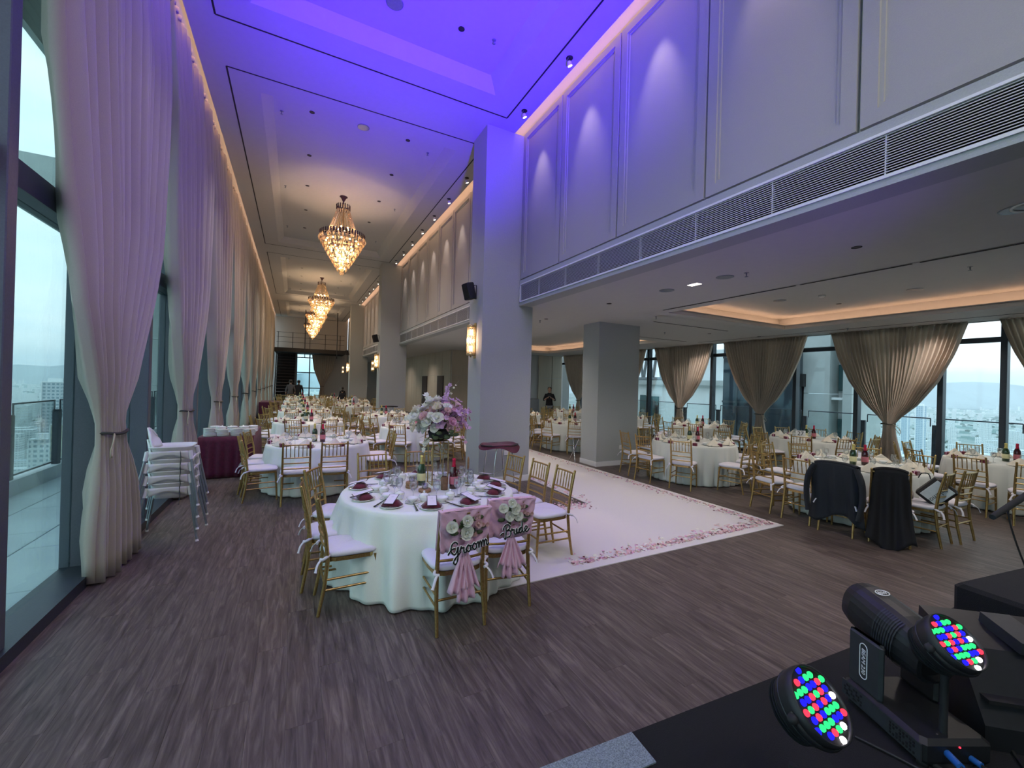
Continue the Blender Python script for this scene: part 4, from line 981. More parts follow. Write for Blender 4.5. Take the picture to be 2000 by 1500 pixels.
def dressing(x, y, rz, who, flip):
    Mw = Matrix.Translation((x, y, 0)) @ Matrix.Rotation(rz, 4, 'Z')
    yb = lambda z: -.185-(z-.42)*.155
    t = thing('chair_sash', 'pink satin sash wrapped round the %s chair back' % who, 'sash', (x, y, 0), rz)
    def fn(u, v):   # wrapped panel with fan folds gathered towards the knot
        xx = (u-.5)*.40; z = .60+v*.305; z2 = z+.012*math.sin(u*PI) ; f = .013*math.sin((abs(u-.5)*5+(1-v)*3.2)*6.0)*(1-v*.4)+.006*math.sin(u*31+v*8)
        return (xx*(1.0-.10*(1-v)), yb(z)-.030-f, z2-(.05*(1-abs(u-.5)*2) if v < .01 else 0))
    MB().grid(33, 14, fn).build('wrap', 'pink_cloth', t, solid=.004)
    MB().grid(17, 6, lambda u, v: ((u-.5)*.39, yb(.6+v*.3)+.028, .60+v*.305)).build('inner_wrap', 'pink_cloth', t, solid=.004)
    MB().grid(9, 3, lambda u, v: ((u-.5)*.40, -.262-.032+.062*v, .903+.008*math.sin(v*PI))).build('top_fold', 'pink_cloth', t, solid=.004)
    MB().ball((0, yb(.62)-.045, .61), .035, 10, 6, (1, .7, .9)).build('knot', 'pink_cloth', t)
    tl = .38 if flip > 0 else .34
    for s, w, l_ in ((-1, .055, tl-.07), (.15, .07, tl), (1, .05, tl-.12)):
        def fn(u, v, s=s, w=w, l_=l_): return (s*.045*v*1.5*flip+(u-.5)*(.03+w*1.6*v**.7), yb(.6)-.055-.024*math.sin(u*15+s)*v**.6-.02*v, .61-v*l_-.05*v*abs(u-.4)*(1 if s > .5 else -1))
        MB().grid(13, 12, fn).build('tail', 'pink_cloth', t, solid=.004)
    b = thing('rose_cluster', 'cluster of white roses with leaves pinned to the %s chair back' % who, 'flowers', (x, y, 0), rz)
    R_ = [(-.12, .80, .040), (-.005, .835, .038), (.0, .745, .046), (.085, .80, .03)] if flip > 0 else [(-.085, .845, .036), (-.015, .885, .033), (.02, .835, .038), (-.03, .775, .036), (.045, .77, .036)]
    for i, (px, pz, r) in enumerate(R_): rose(MB(), (px, yb(pz)-.065-r*.3, pz), r, (px*2, -1, .15), i, 3).build('rose', 'petal_white' if not (flip > 0 and i == 3) else 'petal_blush', b)
    rn = random.Random(3)
    for i in range(16):
        px = rn.uniform(-.10, .17); pz = rn.uniform(.70, .86); rose(MB(), (px, yb(pz)-.05, pz), .014, (0, -1, 0), i, 2).build('small_bloom', 'petal_blush' if px > .04 else 'leaf', b)
    for i in range(12):
        px = rn.uniform(-.12, .14); pz = rn.uniform(.71, .84); MB().ball((px, yb(pz)-.045, pz), .03, 6, 4, (1.1, .25, .6)).build('leaf', 'leaf', b)
    script_word(who.capitalize(), .105 if who == 'groom' else .10, None, Mw @ Matrix.Translation((.015 if who == 'groom' else .03, yb(.64)-.105, .645 if who == 'groom' else .665)), -.12, -.16)
dressing(1.13, 3.12, 0, 'groom', 1); dressing(1.62, 3.24, -.17, 'bride', -1)
# ================================================================ OTHER TABLES
# left row down the hall
T2 = (.40, 7.95)
fullt(*T2, .80, 'second table of the left row', 0, 251, rich=2, seed=21, mm='cloth', amp=.03, folds=22,
      chairs=[(.05, 6.98, .0), (.56, 6.93, -.03), (-.42, 7.35, -PI/2+.15), (-.50, 7.86, -PI/2), (-.45, 8.38, -PI/2-.2), (1.36, 7.62, PI/2-.1), (1.42, 8.12, PI/2+.1), (.1, 9.0, PI), (.75, 8.95, PI)])
fullt(.35, 11.9, .80, 'third table of the left row', 1, 252, seed=22, mm='cloth', skip=(4,))
fullt(.35, 15.7, .80, 'fourth table of the left row', 1, 250, seed=23, mm='cloth')
for k, (y, nm) in enumerate(((19.6, 'fifth'), (23.5, 'sixth'), (27.4, 'seventh'))): fullt(.35, y, .80, '%s table of the left row' % nm, 2, 250+5*k, rich=0, seed=24+k, mm='cloth', nn=110)
# middle row, between the tall columns and the left row
fullt(2.62, 10.15, .78, 'first middle-row table, behind the flowers', 1, 240, seed=31, mm='cloth')
fullt(2.55, 13.7, .78, 'second table of the middle row', 1, 235, seed=32, mm='cloth')
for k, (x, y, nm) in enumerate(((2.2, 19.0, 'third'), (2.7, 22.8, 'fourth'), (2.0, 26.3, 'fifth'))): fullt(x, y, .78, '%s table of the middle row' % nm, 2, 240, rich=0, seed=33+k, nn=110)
# right dining area
A1 = (7.35, 5.92); A2 = (7.62, 3.18)
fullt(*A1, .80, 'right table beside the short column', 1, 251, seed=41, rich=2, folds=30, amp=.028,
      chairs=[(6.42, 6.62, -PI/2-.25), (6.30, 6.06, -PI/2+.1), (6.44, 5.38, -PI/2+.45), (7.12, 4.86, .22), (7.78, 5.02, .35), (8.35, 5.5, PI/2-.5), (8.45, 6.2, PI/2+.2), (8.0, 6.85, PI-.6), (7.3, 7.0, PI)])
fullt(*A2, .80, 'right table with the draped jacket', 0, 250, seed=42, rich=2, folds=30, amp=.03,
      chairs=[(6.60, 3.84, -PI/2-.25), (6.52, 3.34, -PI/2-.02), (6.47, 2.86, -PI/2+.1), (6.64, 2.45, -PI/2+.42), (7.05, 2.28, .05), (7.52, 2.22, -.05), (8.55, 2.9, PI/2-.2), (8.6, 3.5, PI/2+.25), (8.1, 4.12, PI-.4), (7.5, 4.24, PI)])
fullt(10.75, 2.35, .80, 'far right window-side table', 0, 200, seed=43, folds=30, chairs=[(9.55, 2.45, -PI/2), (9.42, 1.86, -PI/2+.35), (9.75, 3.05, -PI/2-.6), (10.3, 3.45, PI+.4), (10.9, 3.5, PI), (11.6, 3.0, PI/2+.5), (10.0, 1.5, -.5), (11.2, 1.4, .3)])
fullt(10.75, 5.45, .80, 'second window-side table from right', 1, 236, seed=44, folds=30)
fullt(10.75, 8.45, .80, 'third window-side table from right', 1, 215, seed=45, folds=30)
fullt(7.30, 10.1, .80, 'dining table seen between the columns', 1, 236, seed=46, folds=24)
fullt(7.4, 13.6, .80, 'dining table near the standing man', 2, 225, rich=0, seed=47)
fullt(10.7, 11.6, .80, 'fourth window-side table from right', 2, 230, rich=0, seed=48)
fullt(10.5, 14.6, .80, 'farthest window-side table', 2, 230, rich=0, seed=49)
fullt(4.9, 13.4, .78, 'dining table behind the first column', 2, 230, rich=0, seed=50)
# flower pots / centrepieces on the far left-row tables
rnd = random.Random(4)
for k, (x, y, nm) in enumerate(((.35, 11.9, 'third'), (.35, 15.7, 'fourth'), (.35, 19.6, 'fifth'), (.35, 23.5, 'sixth'))):
    f = thing('centrepiece', 'low white flower centrepiece on the %s table of the left row' % nm, 'flowers', (x-.1, y+.15, .7465), group='centrepieces of the left row')
    MB().lathe([(.05, 0), (.07, .05), (.06, .09)], 12).build('vase', 'china', f)
    for j in range(9): rose(MB(), (rnd.uniform(-.1, .1), rnd.uniform(-.1, .1), rnd.uniform(.10, .2)), .045, (rnd.uniform(-1, 1), rnd.uniform(-1, 1), 1), j, 2).build('rose', 'petal_white' if j % 3 else 'leaf', f)

# ================================================================ WHITE AISLE CARPET AND PETALS
ac = MB().add([(1.05, 3.31, 0), (5.95, 3.31, 0), (5.95, 16, 0), (4.08, 16, 0), (4.08, 5.16, 0), (1.05, 5.16, 0), (1.05, 3.31, .008), (5.95, 3.31, .008), (5.95, 16, .008), (4.08, 16, .008), (4.08, 5.16, .008), (1.05, 5.16, .008)],
    [(0,1,7,6), (1,2,8,7), (2,3,9,8), (3,4,10,9), (4,5,11,10), (5,0,6,11), (6,7,8,9,10,11)]).build('aisle_carpet', 'carpet'); tag(ac, 'white aisle carpet running from the front table past the short column', 'carpet')
rnd = random.Random(9)
def petals(name, mm, n, seed, lab):
    rnd = random.Random(seed); m = MB()
    for k in range(n):
        q = rnd.random()
        if q < .36: x, y = rnd.uniform(2.55, 5.9), 3.42+abs(rnd.gauss(0, .09))
        elif q < .78: y = 3.4+12*rnd.random()**1.6; x = 5.86-abs(rnd.gauss(0, .09))
        elif q < .90: y = 5.2+4*rnd.random(); x = 4.1+abs(rnd.gauss(0, .1))
        else: x, y = 4.05-abs(rnd.gauss(0, .5)), 5.2+rnd.gauss(0, .1)
        a = rnd.uniform(0, 6.28); s = rnd.uniform(.012, .024); h = rnd.uniform(.004, .016)
        Mx = Matrix.Translation((x, y, .0095 if (x > 4.08 or y < 5.16) else .0015)) @ Matrix.Rotation(a, 4, 'Z') @ Matrix.Rotation(rnd.uniform(-.35, .35), 4, 'X')
        m.add([(-s, 0, h), (-.5*s, -.8*s, .002), (.5*s, -.7*s, 0), (s, 0, h*.8), (.6*s, .8*s, .001), (-.4*s, .9*s, h*.5), (0, 0, 0)], [(0,1,6), (1,2,6), (2,3,6), (3,4,6), (4,5,6), (5,0,6)], True, M=Mx)
    tag(m.build(name, mm), lab, 'petals', kind='stuff')
petals('rose_petals', 'petal_blush', 900, 1, 'blush rose petals scattered along the edges of the white aisle carpet'); petals('rose_petals', 'petal_white', 500, 2, 'white rose petals scattered along the edges of the white aisle carpet'); petals('rose_petals', 'petal_pink', 380, 3, 'pink rose petals scattered along the edges of the white aisle carpet'); petals('rose_petals', 'maroon', 130, 4, 'dark red petals scattered among the pale ones on the aisle carpet')

# ================================================================ SERVICE TABLE WITH CHINA
t = thing('service_table', 'long service table under a maroon velvet cloth by the left windows', 'table', (-1.07, 10.0, 0)); MB().box(-.40, .40, -.9, .9, .70, .73).build('tabletop', 'woodslice', t)
for sx in (-1, 1):
    for sy in (-1, 1): MB().tube((sx*.36, sy*.85, 0), (sx*.36, sy*.85, .70), .015).build('leg', 'metal_grey', t)
def skirt(u, v):
    P = [(-.42, -.95), (.42, -.95), (.42, .95), (-.42, .95)]; Ls = [.84, 1.9, .84, 1.9]; d = (u % 1)*sum(Ls); i = 0
    while d > Ls[i] and i < 3: d -= Ls[i]; i += 1
    a, b = Vector(P[i]), Vector(P[(i+1) % 4]); p = a.lerp(b, d/Ls[i]); n = Vector(((b-a).y, -(b-a).x)).normalized(); z = .74*(1-v)+.01*v
    w = .016*math.sin(u*2*PI*38)*min(1, v*2.2)+.02*v; p = p+n*w; return (p.x, p.y, z)
c = MB().grid(380, 9, skirt, wrap=True).box(-.42, .42, -.95, .95, .735, .742).build('service_cloth', 'maroon_cloth', None, (-1.07, 10.0, 0), solid=.003); tag(c, 'pleated maroon velvet cloth to the floor on the service table', 'tablecloth')
def pstack(n, r=.10):
    t = thing('plate_stack', 'stack', 'plates')
    for k in range(n): MB().lathe([(r*.55, .013*k), (r*.9, .013*k+.004), (r, .013*k+.013), (r*.97, .013*k+.014), (r*.5, .013*k+.008)], 18).build('plate', 'china', t)
    return t
for i, x in enumerate((-1.34, -1.14, -.93, -.73)):
    n = (11, 9, 10, 9)[i]
    for k in range(n):
        z = .744+.0135*k
        if i == 0 and k == 0: pl_ = thing('dinner_plate', '', 'plate'); pm_ = MB().lathe([(.055, 0), (.085, .003), (.098, .012), (.095, .0135), (.05, .008), (.001, .008)], 22).build('dish', 'china', pl_); UP = Use(pl_)
        UP.at((x+.003*math.sin(k*3), 9.18+.003*math.cos(k*5), z), 0, 'white dinner plate, %s from the bottom of the %s stack from the left' % ((ORD+['twelfth'])[k] if k else 'lowest', ORD[i]) if k else 'white dinner plate at the bottom of the %s stack from the left' % ORD[i], 'stacked dinner plates on the service table')
UT = None
for i, (x, y) in enumerate(((-1.22, 9.5), (-1.03, 9.5), (-.84, 9.48), (-.7, 9.55), (-1.32, 9.6))):
    for k in range(4):
        if UT is None: b_ = thing('serving_bowl', '', 'bowl'); MB().lathe([(.04, 0), (.042, .01), (.075, .035), (.085, .06), (.081, .06), (.07, .035), (.001, .018)], 18).build('dish', 'china', b_); UT = Use(b_)
        UT.at((x, y, .744+.028*k), 0, 'white serving bowl, %s from the top, %s pile from the left behind the plates' % (['fourth', 'third', 'second', 'first'][k], ORD[i]), 'serving bowls on the service table')
tp = thing('teapot', '', 'teapot'); MB().lathe([(.035, 0), (.06, .02), (.066, .055), (.05, .09), (.03, .10), (.02, .108), (.008, .11), (.01, .122), (.001, .126)], 18).build('body', 'china', tp)
MB().path(cr([(.055, 0, .04), (.085, 0, .06), (.10, 0, .09)], 4), [.012, .011, .010, .010, .009, .008, .007, .007, .006][:9], 8).build('spout', 'china', tp); MB().path(cr([(-.055, 0, .085), (-.095, 0, .08), (-.09, 0, .04), (-.058, 0, .03)], 4), .006, 6).build('handle', 'china', tp)
UPot = Use(tp)
for i, (x, y) in enumerate(((-1.1, 9.9), (-.9, 9.95), (-.74, 9.85), (-1.25, 9.95))): UPot.at((x, y, .744), .5*i, 'white teapot, %s from the left at the back of the service table' % ORD[i], 'teapots on the service table')
t = thing('service_table', 'far service table with maroon cloth by the left curtains', 'table', (-1.0, 22.5, 0)); MB().box(-.4, .4, -.9, .9, 0, .74).build('tabletop', 'maroon_cloth', t)
# folding tray stand by the first column
t = thing('tray_stand', 'folding chrome tray stand with an oval tray under a maroon cloth, by the first column', 'tray stand', (3.08, 6.32, 0))
MB().lathe([(.26, .79), (.30, .80), (.31, .815), (.30, .815)], 28).build('tray', 'black', t).scale = (1.1, .8, 1)
def drape(u, v):
    a = 2*PI*u; r = v*.33; z = .82+.012*math.sin(3*a)*v; 
    if v > .93: z -= .03+.10*max(0, math.cos(a*1-5.2))**6+.04*max(0, math.cos(a-3.3))**4
    return (r*math.cos(a)*1.1, r*math.sin(a)*.82, z)
MB().grid(48, 16, drape, wrap=True).build('tray_cloth', 'maroon_cloth', t, solid=.004)
for s in (-1, 1):
    MB().path(cr([(s*-.22, -.22*s, 0), (s*-.17, -.19*s, .45), (s*-.12, -.16*s, .74), (s*-.06, -.16*s, .785), (s*.06, .12*s, .785)], 5), .012, 8).build('leg', 'chrome', t)
    MB().path(cr([(s*.22, -.20*s, 0), (s*.18, -.18*s, .45), (s*.15, -.16*s, .74), (s*.10, -.14*s, .785)], 5), .012, 8).build('leg', 'chrome', t)
for z, y in ((.35, 0), (.785, .1)): MB().tube((-.16, -.14, z), (.16, .14, z), .008).build('cross_bar', 'chrome', t)
t = thing('tray_stand', 'second tray stand with maroon cloth and a white bowl, by the second tall column', 'tray stand', (3.2, 16.2, 0))
MB().lathe([(.32, .86), (.33, .88), (.001, .88)], 24).build('tray', 'black', t)
for a in range(4): MB().tube((.25*math.cos(a*PI/2+.6), .25*math.sin(a*PI/2+.6), 0), (.2*math.cos(a*PI/2+.6), .2*math.sin(a*PI/2+.6), .86), .012).build('leg', 'chrome', t)

# ================================================================ HIGH CHAIRS
def highchair():
    t = thing('high_chair', 'white plastic high chair', 'high chair')
    # faces +x (back towards the window); seat shell
    m = MB(); n = 28
    def rr(k, z, w=.19, d=.19):
        o = []
        for a in range(n):
            t_ = 2*PI*a/n; c, s = math.cos(t_), math.sin(t_); o.append((d*k*math.copysign(abs(c)**.5, c), w*k*math.copysign(abs(s)**.5, s), z))
        return o
    rings = [rr(.80, .47), rr(.86, .55), rr(.95, .62), rr(1.06, .635), rr(1.07, .645), rr(1.0, .645), rr(.90, .60), rr(.80, .50), rr(.3, .485)]
    V = [p for q in rings for p in q]; F = [(j*n+i, j*n+(i+1) % n, (j+1)*n+(i+1) % n, (j+1)*n+i) for j in range(len(rings)-1) for i in range(n)]; F += [tuple(reversed(range(n))), tuple(range((len(rings)-1)*n, len(rings)*n))]
    m.add(V, F, True); m.build('seat_shell', 'plastic_white', t)
    MB().grid(15, 9, lambda u, v: (-.185-.045*v+.05*(abs(u-.5)*2)**2, (u-.5)*.32*(1-.55*v**3), .62+v*.225*(1-.35*(abs(u-.5)*2)**3))).build('backrest', 'plastic_white', t, solid=.014)
    MB().grid(11, 4, lambda u, v: (.205+.005*v, (u-.5)*.32, .44+.09*v+.05*math.sin(PI*u)*(1-v))).build('front_apron', 'plastic_white', t, solid=.006)
    for sy in (-1, 1): MB().grid(11, 4, lambda u, v: ((u-.5)*.34, sy*(.200+.004*v), .50+.10*v+.055*math.sin(PI*u)*(1-v))).build('side_apron', 'plastic_white', t, solid=.006)
    for sx in (-1, 1):
        for sy in (-1, 1):
            p0 = Vector((sx*.185, sy*.185, .60)); p1 = Vector((sx*.285, sy*.285, 0)); MB().tube(p0, p0.lerp(p1, .16), .022, .018, 10).build('leg_socket', 'plastic_white', t)
            MB().tube(p0.lerp(p1, .15), p0.lerp(p1, .965), .0125, n=8).build('leg', 'metal_grey', t); MB().tube(p0.lerp(p1, .965), p1, .015, .017, 8).build('foot_cap', 'plastic_white', t)
    MB().path([(.10, -.20, .60), (.11, -.215, .50), (.10, -.21, .40)], [.010, .012, .006], 5, flat=.3).build('strap', 'strap', t)
    return t
UH = Use(highchair())
for k in range(4): UH.at((-1.20, 5.96, .131*k), 0, 'white high chair with grey legs, %s in the stack by the left window' % ['lowest', 'second lowest', 'second highest', 'topmost'][k], 'stacked high chairs')
for k in range(3): UH.at((2.52, 21.0+.0*k, .12*k), PI/2, 'white high chair far down the hall, %s in its stack' % ['lowest', 'middle one', 'topmost'][k], 'stacked high chairs down the hall')
# ================================================================ CHANDELIERS
def chandelier():
    t = thing('chandelier', 'chandelier', 'chandelier')   # origin at ceiling
    MB().lathe([(.10, 0), (.10, -.012), (.07, -.03), (.04, -.09), (.015, -.14), (.012, -.20)], 18).build('canopy', 'bronze_bar', t)
    def bars(n, r, z0, z1, w, mm, name, r2=None):
        m = MB(); r2 = r2 or r
        for k in range(n):
            a = 2*PI*k/n; Mx = Matrix.Rotation(a, 4, 'Z'); m.add([(r, -w, z1), (r+.012, 0, z1), (r, w, z1), (r-.008, 0, z1), (r2, -w, z0), (r2+.012, 0, z0), (r2, w, z0), (r2-.008, 0, z0)], [(0,1,5,4), (1,2,6,5), (2,3,7,6), (3,0,4,7), (0,3,2,1), (4,5,6,7)], M=Mx)
        o = m.build(name, mm, t); o['kind'] = 'stuff'; return o
    bars(18, .165, -.36, -.22, .014, 'bronze_bar', 'crown_bars'); MB().path([(.16*math.cos(a), .16*math.sin(a), -.29) for a in [2*PI*i/24 for i in range(24)]], .006, 5, True).build('crown_hoop', 'brass', t)
    bars(44, .155, -.98, -.36, .006, 'crystal', 'crystal_strands', .36).rotation_euler = (0, 0, 0)
    # strands run from the crown out to the wide ring
    bars(46, .555, -1.14, -.98, .020, 'bronze_bar', 'ring_bars'); MB().path([(.545*math.cos(a), .545*math.sin(a), -1.06) for a in [2*PI*i/40 for i in range(40)]], .009, 5, True).build('ring_hoop', 'brass', t)
    tiers = 10
    for k in range(tiers):
        f = k/(tiers-1); r = .53*(1-f)**.9+.05; z1 = -1.10-k*.098; n = max(8, int(2*PI*r/.045)); m = MB(); rn = random.Random(k)
        for i in range(n):
            a = 2*PI*(i+.5*(k % 2))/n; Mx = Matrix.Rotation(a, 4, 'Z') @ Matrix.Rotation(rn.uniform(-.15, .15), 4, 'Z'); w = .014
            m.add([(r, 0, z1), (r-w, -w, z1-.05), (r+w, -w, z1-.05), (r+w, w, z1-.05), (r-w, w, z1-.05), (r-.015, 0, z1-.115)], [(0,1,2), (0,2,3), (0,3,4), (0,4,1), (5,2,1), (5,3,2), (5,4,3), (5,1,4)], M=Mx)
        o = m.build('crystal_tier', 'crystal', t); o['kind'] = 'stuff'; MB().path([(r*math.cos(a), r*math.sin(a), z1+.002) for a in [2*PI*i/20 for i in range(20)]], .005, 4, True).build('tier_hoop', 'brass', t)
    MB().tube((0, 0, -.2), (0, 0, -2.02), .012).build('stem', 'brass', t)
    m = MB()
    for z, n, r in ((-.84, 6, .16), (-1.20, 12, .40), (-1.45, 9, .28), (-1.68, 6, .17), (-1.9, 3, .07)):
        for i in range(n): a = 2*PI*i/n+z; m.ball((r*math.cos(a), r*math.sin(a), z), .022, 6, 4)
    o = m.build('bulbs', 'bulb_warm', t); o['kind'] = 'stuff'
    return t
UC = Use(chandelier())
for k, y in enumerate((11.93, 21.9, 32.2)):
    UC.at((1.03, y, HC+up_), .1*k, 'lit crystal chandelier over the hall, %s from the camera' % ORD[k], 'crystal chandeliers')
UC.at((1.03, 27.0, HC+up_), .3, 'lit crystal chandelier over the hall, between the second and the farthest', 'crystal chandeliers')
for y in (11.93, 21.9, 27.0, 32.2):
    light('POINT', 'chandelier_light', (1.03, y, HC+up_-.62), 45, (1, .66, .42), shadow_soft_size=.012); light('POINT', 'chandelier_light', (1.03, y, HC+up_-1.45), 60, (1, .68, .42), shadow_soft_size=.12)

# ================================================================ CEILING FITTINGS
def spotlamp():
    t = thing('ceiling_spotlight', '', 'spotlight'); MB().lathe([(.05, 0), (.05, -.006), (.001, -.006)], 16).build('rose_plate', 'black', t)
    MB().path(cr([(-.02, 0, -.006), (-.035, 0, -.04), (-.01, 0, -.06)], 4), .005, 5).build('bracket', 'metal_grey', t)
    Mx = Matrix.Translation((0, 0, -.085)) @ Matrix.Rotation(R(-22), 4, 'Y'); MB().lathe([(.001, .036), (.022, .035), (.03, .02), (.036, -.03), (.032, -.03)], 14, M=Mx, cap=False).build('head', 'plastic_white', t); MB().lathe([(.031, -.026), (.001, -.026)], 14, M=Mx, cap=False).build('lens', 'spot_face', t); return t
US = Use(spotlamp()); k = 0
for S in seams:
    for a, b in zip(S[:-1], S[1:]):
        y = (a+b)/2
        if y < .5 or y > 27: continue
        US.at((3.37, y, HC), 0, 'small white ceiling spotlight above the %s wall panel of the %s bay' % (ORD[S.index(a)], ['front', 'second', 'third', 'fourth'][seams.index(S)]), 'spotlights above the wall panels'); k += 1
        light('SPOT', 'panel_spot', (3.41, y, HC-.12), 26, (1, .80, .70), (3.70, y, 5.35), spot_size=R(44), spot_blend=.9, shadow_soft_size=.03)
def sprinkler():
    t = thing('sprinkler', '', 'sprinkler'); MB().lathe([(.03, 0), (.028, -.004), (.001, -.004)], 12).build('escutcheon', 'metal_grey', t); MB().lathe([(.008, -.004), (.008, -.03), (.003, -.045), (.022, -.05), (.022, -.053), (.001, -.053)], 10).build('head', 'metal_grey', t); return t
UK = Use(sprinkler()); zc = HC+up_
def downl():
    t = thing('downlight', '', 'downlight'); MB().lathe([(.045, 0), (.045, -.004), (.036, -.004), (.034, .0)], 18, cap=False).build('trim_ring', 'black', t); MB().lathe([(.034, -.001), (.001, -.001)], 16, cap=False).build('lens', 'lamp_black', t); return t
def spk():
    t = thing('ceiling_speaker', '', 'ceiling speaker'); MB().lathe([(.11, 0), (.11, -.005), (.095, -.007), (.001, -.004)], 22).build('grille', 'metal_grey', t); return t
UD = Use(downl()); UP2 = Use(spk())
bn = ['front', 'second', 'third', 'fourth']
for b_, (y0, y1) in enumerate(groove):
    L_ = y1-y0
    if b_ == 0: D_ = [(1.91, 5.45)]; S_ = [(2.38, 5.4)]; P_ = [(1.02, 5.5)]
    else:
        D_ = [(.16, y0+.85), (1.9, y0+.85), (.16, y0+2.5), (1.9, y0+2.45), (.16, y0+4.1), (1.9, y0+4.1), (.16, y0+5.8), (1.9, y0+5.8), (.16, y0+7.4), (1.9, y0+7.4)]; S_ = [(-.33, y0+1.1), (2.38, y0+1.1), (-.33, y0+4.4), (2.38, y0+4.4), (-.33, y0+7.5), (2.38, y0+7.5)]; P_ = [(1.05, y0+.85), (1.05, y0+7.6)]
    for i, (x, y) in enumerate(D_): UD.at((x, y, zc), 0, 'small recessed downlight, %s in the %s hall ceiling bay' % (ORD[i], bn[b_]), 'hall ceiling downlights')
    for i, (x, y) in enumerate(S_): UK.at((x, y, zc), 0, 'sprinkler head, %s in the %s hall ceiling bay' % (ORD[i], bn[b_]), 'hall sprinklers')
    for i, (x, y) in enumerate(P_): UP2.at((x, y, zc), 0, 'round ceiling speaker, %s in the %s hall ceiling bay' % (ORD[i], bn[b_]), 'hall ceiling speakers')
# fill spots added to lift the hall, apart from the modelled downlights
for y in (2.0, 5.4, 9.0, 12.0, 15.0, 19.0, 22.5, 26.0, 30.0):
    for x in (.1, 2.0): light('SPOT', 'hall_fill_spot', (x, y, zc-.03), 60 if y < 6 else 140, (1, .90, .82), (x, y, 0), spot_size=R(100), spot_blend=.8, shadow_soft_size=.08)
for i, (x, y) in enumerate(((4.96, 4.54), (4.98, 3.59), (5.02, 1.09), (8.41, 4.86), (9.25, 3.13))): UP2.at((x, y, HL if x < 6.4 else HL+.3), 0, 'round ceiling speaker, %s counted over the low ceiling' % ORD[i], 'low ceiling speakers')
for i, (x, y) in enumerate(((5.02, 3.32), (6.6, 6.3), (7.3, 4.4), (8.2, 2.2), (11.1, 4.9), (8.6, 7.9), (4.95, 8.2))): UK.at((x, y, HL if (x < 6.4 or y > 5.9 or x > 10.4) else HL+.3), 0, 'sprinkler head, %s counted over the low ceiling' % ORD[i], 'low ceiling sprinklers')
for i, (x, y) in enumerate(((5.03, 2.16), (4.93, 5.81), (4.95, 7.94), (7.5, 3.4), (9.6, 4.4), (9.7, 7.4), (11.2, 7))): UD.at((x, y, HL if (x < 6.4 or y > 5.9 or x > 10.4) else HL+.3), 0, 'small recessed downlight, %s counted over the low ceiling' % ORD[i], 'low ceiling downlights')
t = thing('ceiling_speaker', 'white-rimmed large round speaker in the low ceiling at the right edge', 'ceiling speaker', (5.0, 1.0, HL-.006)); MB().lathe([(.13, 0), (.13, -.006), (.115, -.008), (.11, -.002)], 26, cap=False).build('rim', 'white_trim', t)
t = thing('slot_light', 'lit white slot light set in the low ceiling', 'ceiling light', (4.98, 4.06, HL)); MB().box(-.06, .06, -.09, .09, -.006, 0).build('frame', 'white_trim', t); MB().box(-.05, .05, -.08, .08, -.008, -.006).build('diffuser', 'down_face', t)
t = thing('slot_light', 'bright slot light in the low ceiling beyond the short column', 'ceiling light', (9.6, 10.6, HL+.29)); MB().box(-.3, .3, -.05, .05, -.01, 0).build('diffuser', 'down_face', t)
t = thing('smoke_detector', 'white domed smoke detector in the near ceiling cove', 'smoke detector', (8.55, 4.19, HL+.3)); MB().lathe([(.055, 0), (.055, -.02), (.03, -.04), (.001, -.042)], 18).build('dome', 'plastic_white', t)
for i, (x, y) in enumerate(((5.0, 1.5), (5.0, 5.2), (8.2, 1.5), (8.3, 4.4), (11.2, 3.5), (5, 9), (8.5, 8.2), (8.3, 12), (11.2, 9), (8.3, 15), (5, 14), (5, 20.5), (5, 25))):
    light('SPOT', 'low_ceiling_fill_spot', (x, y, HL-.03), 75, (1, .88, .80), (x, y, 0), spot_size=R(140), spot_blend=.9, shadow_soft_size=.1)  # added fill to brighten the low-ceiling area, not tied to its fittings

# ================================================================ WALL SCONCES AND LOUDSPEAKERS ON THE COLUMNS
def sconce():
    t = thing('wall_sconce', '', 'wall light')   # faces -x, mounted at x=0
    MB().bevbox(-.015, 0, -.05, .05, -.33, .33, .004).build('back_plate', 'brass', t)
    for z in (-.28, .24):
        MB().lathe([(.075, z), (.078, z+.01), (.078, z+.035), (.072, z+.045)], 18, (-.085, 0, 0)).build('collar', 'brass', t)
    m = MB()
    for k in range(10): a = 2*PI*k/10; m.tube((-.085+.066*math.cos(a), .066*math.sin(a), -.24), (-.085+.066*math.cos(a), .066*math.sin(a), .24), .013, n=6)
    m.build('glass_rods', 'crystal', t)
    for z0, z1 in ((-.20, -.10), (.10, .20)): MB().tube((-.085, 0, z0), (-.085, 0, z1), .03, n=10).build('lamp', 'sconce_glow', t)
    for z in (.285, -.295): MB().ball((-.085, 0, z), .022, 8, 6).build('finial', 'brass', t)
    return t
UW = Use(sconce())
def loud():
    t = thing('wall_loudspeaker', '', 'loudspeaker'); Mx = Matrix.Translation((-.14, -.0, 0)) @ Matrix.Rotation(R(-14), 4, 'Y') @ Matrix.Rotation(R(14), 4, 'Z')
    MB().bevbox(-.085, .075, -.09, .09, -.15, .15, .012, M=Mx).build('cabinet', 'black', t); MB().box(-.092, -.085, -.08, .08, -.14, .14, Mx).build('grille', 'lamp_vent', t); MB().path([(-.06, 0, .12), (0, 0, .13), (0, 0, -.13), (-.06, 0, -.12)], .012, 6).build('bracket', 'black', t); return t
UL = Use(loud())
for k, (y0, y1) in enumerate(COLY):
    y = (y0+y1)/2
    UW.at((2.97, y, 2.62), 0, 'lit brass and crystal sconce on the %s tall column' % ORD[k], 'column sconces'); UL.at((2.97, y, 3.53), 0, 'black loudspeaker on the %s tall column, above the sconce' % ORD[k], 'column loudspeakers')
    light('POINT', 'sconce_light', (2.84, y-.0, 2.62), 9, (1, .66, .42), shadow_soft_size=.05)
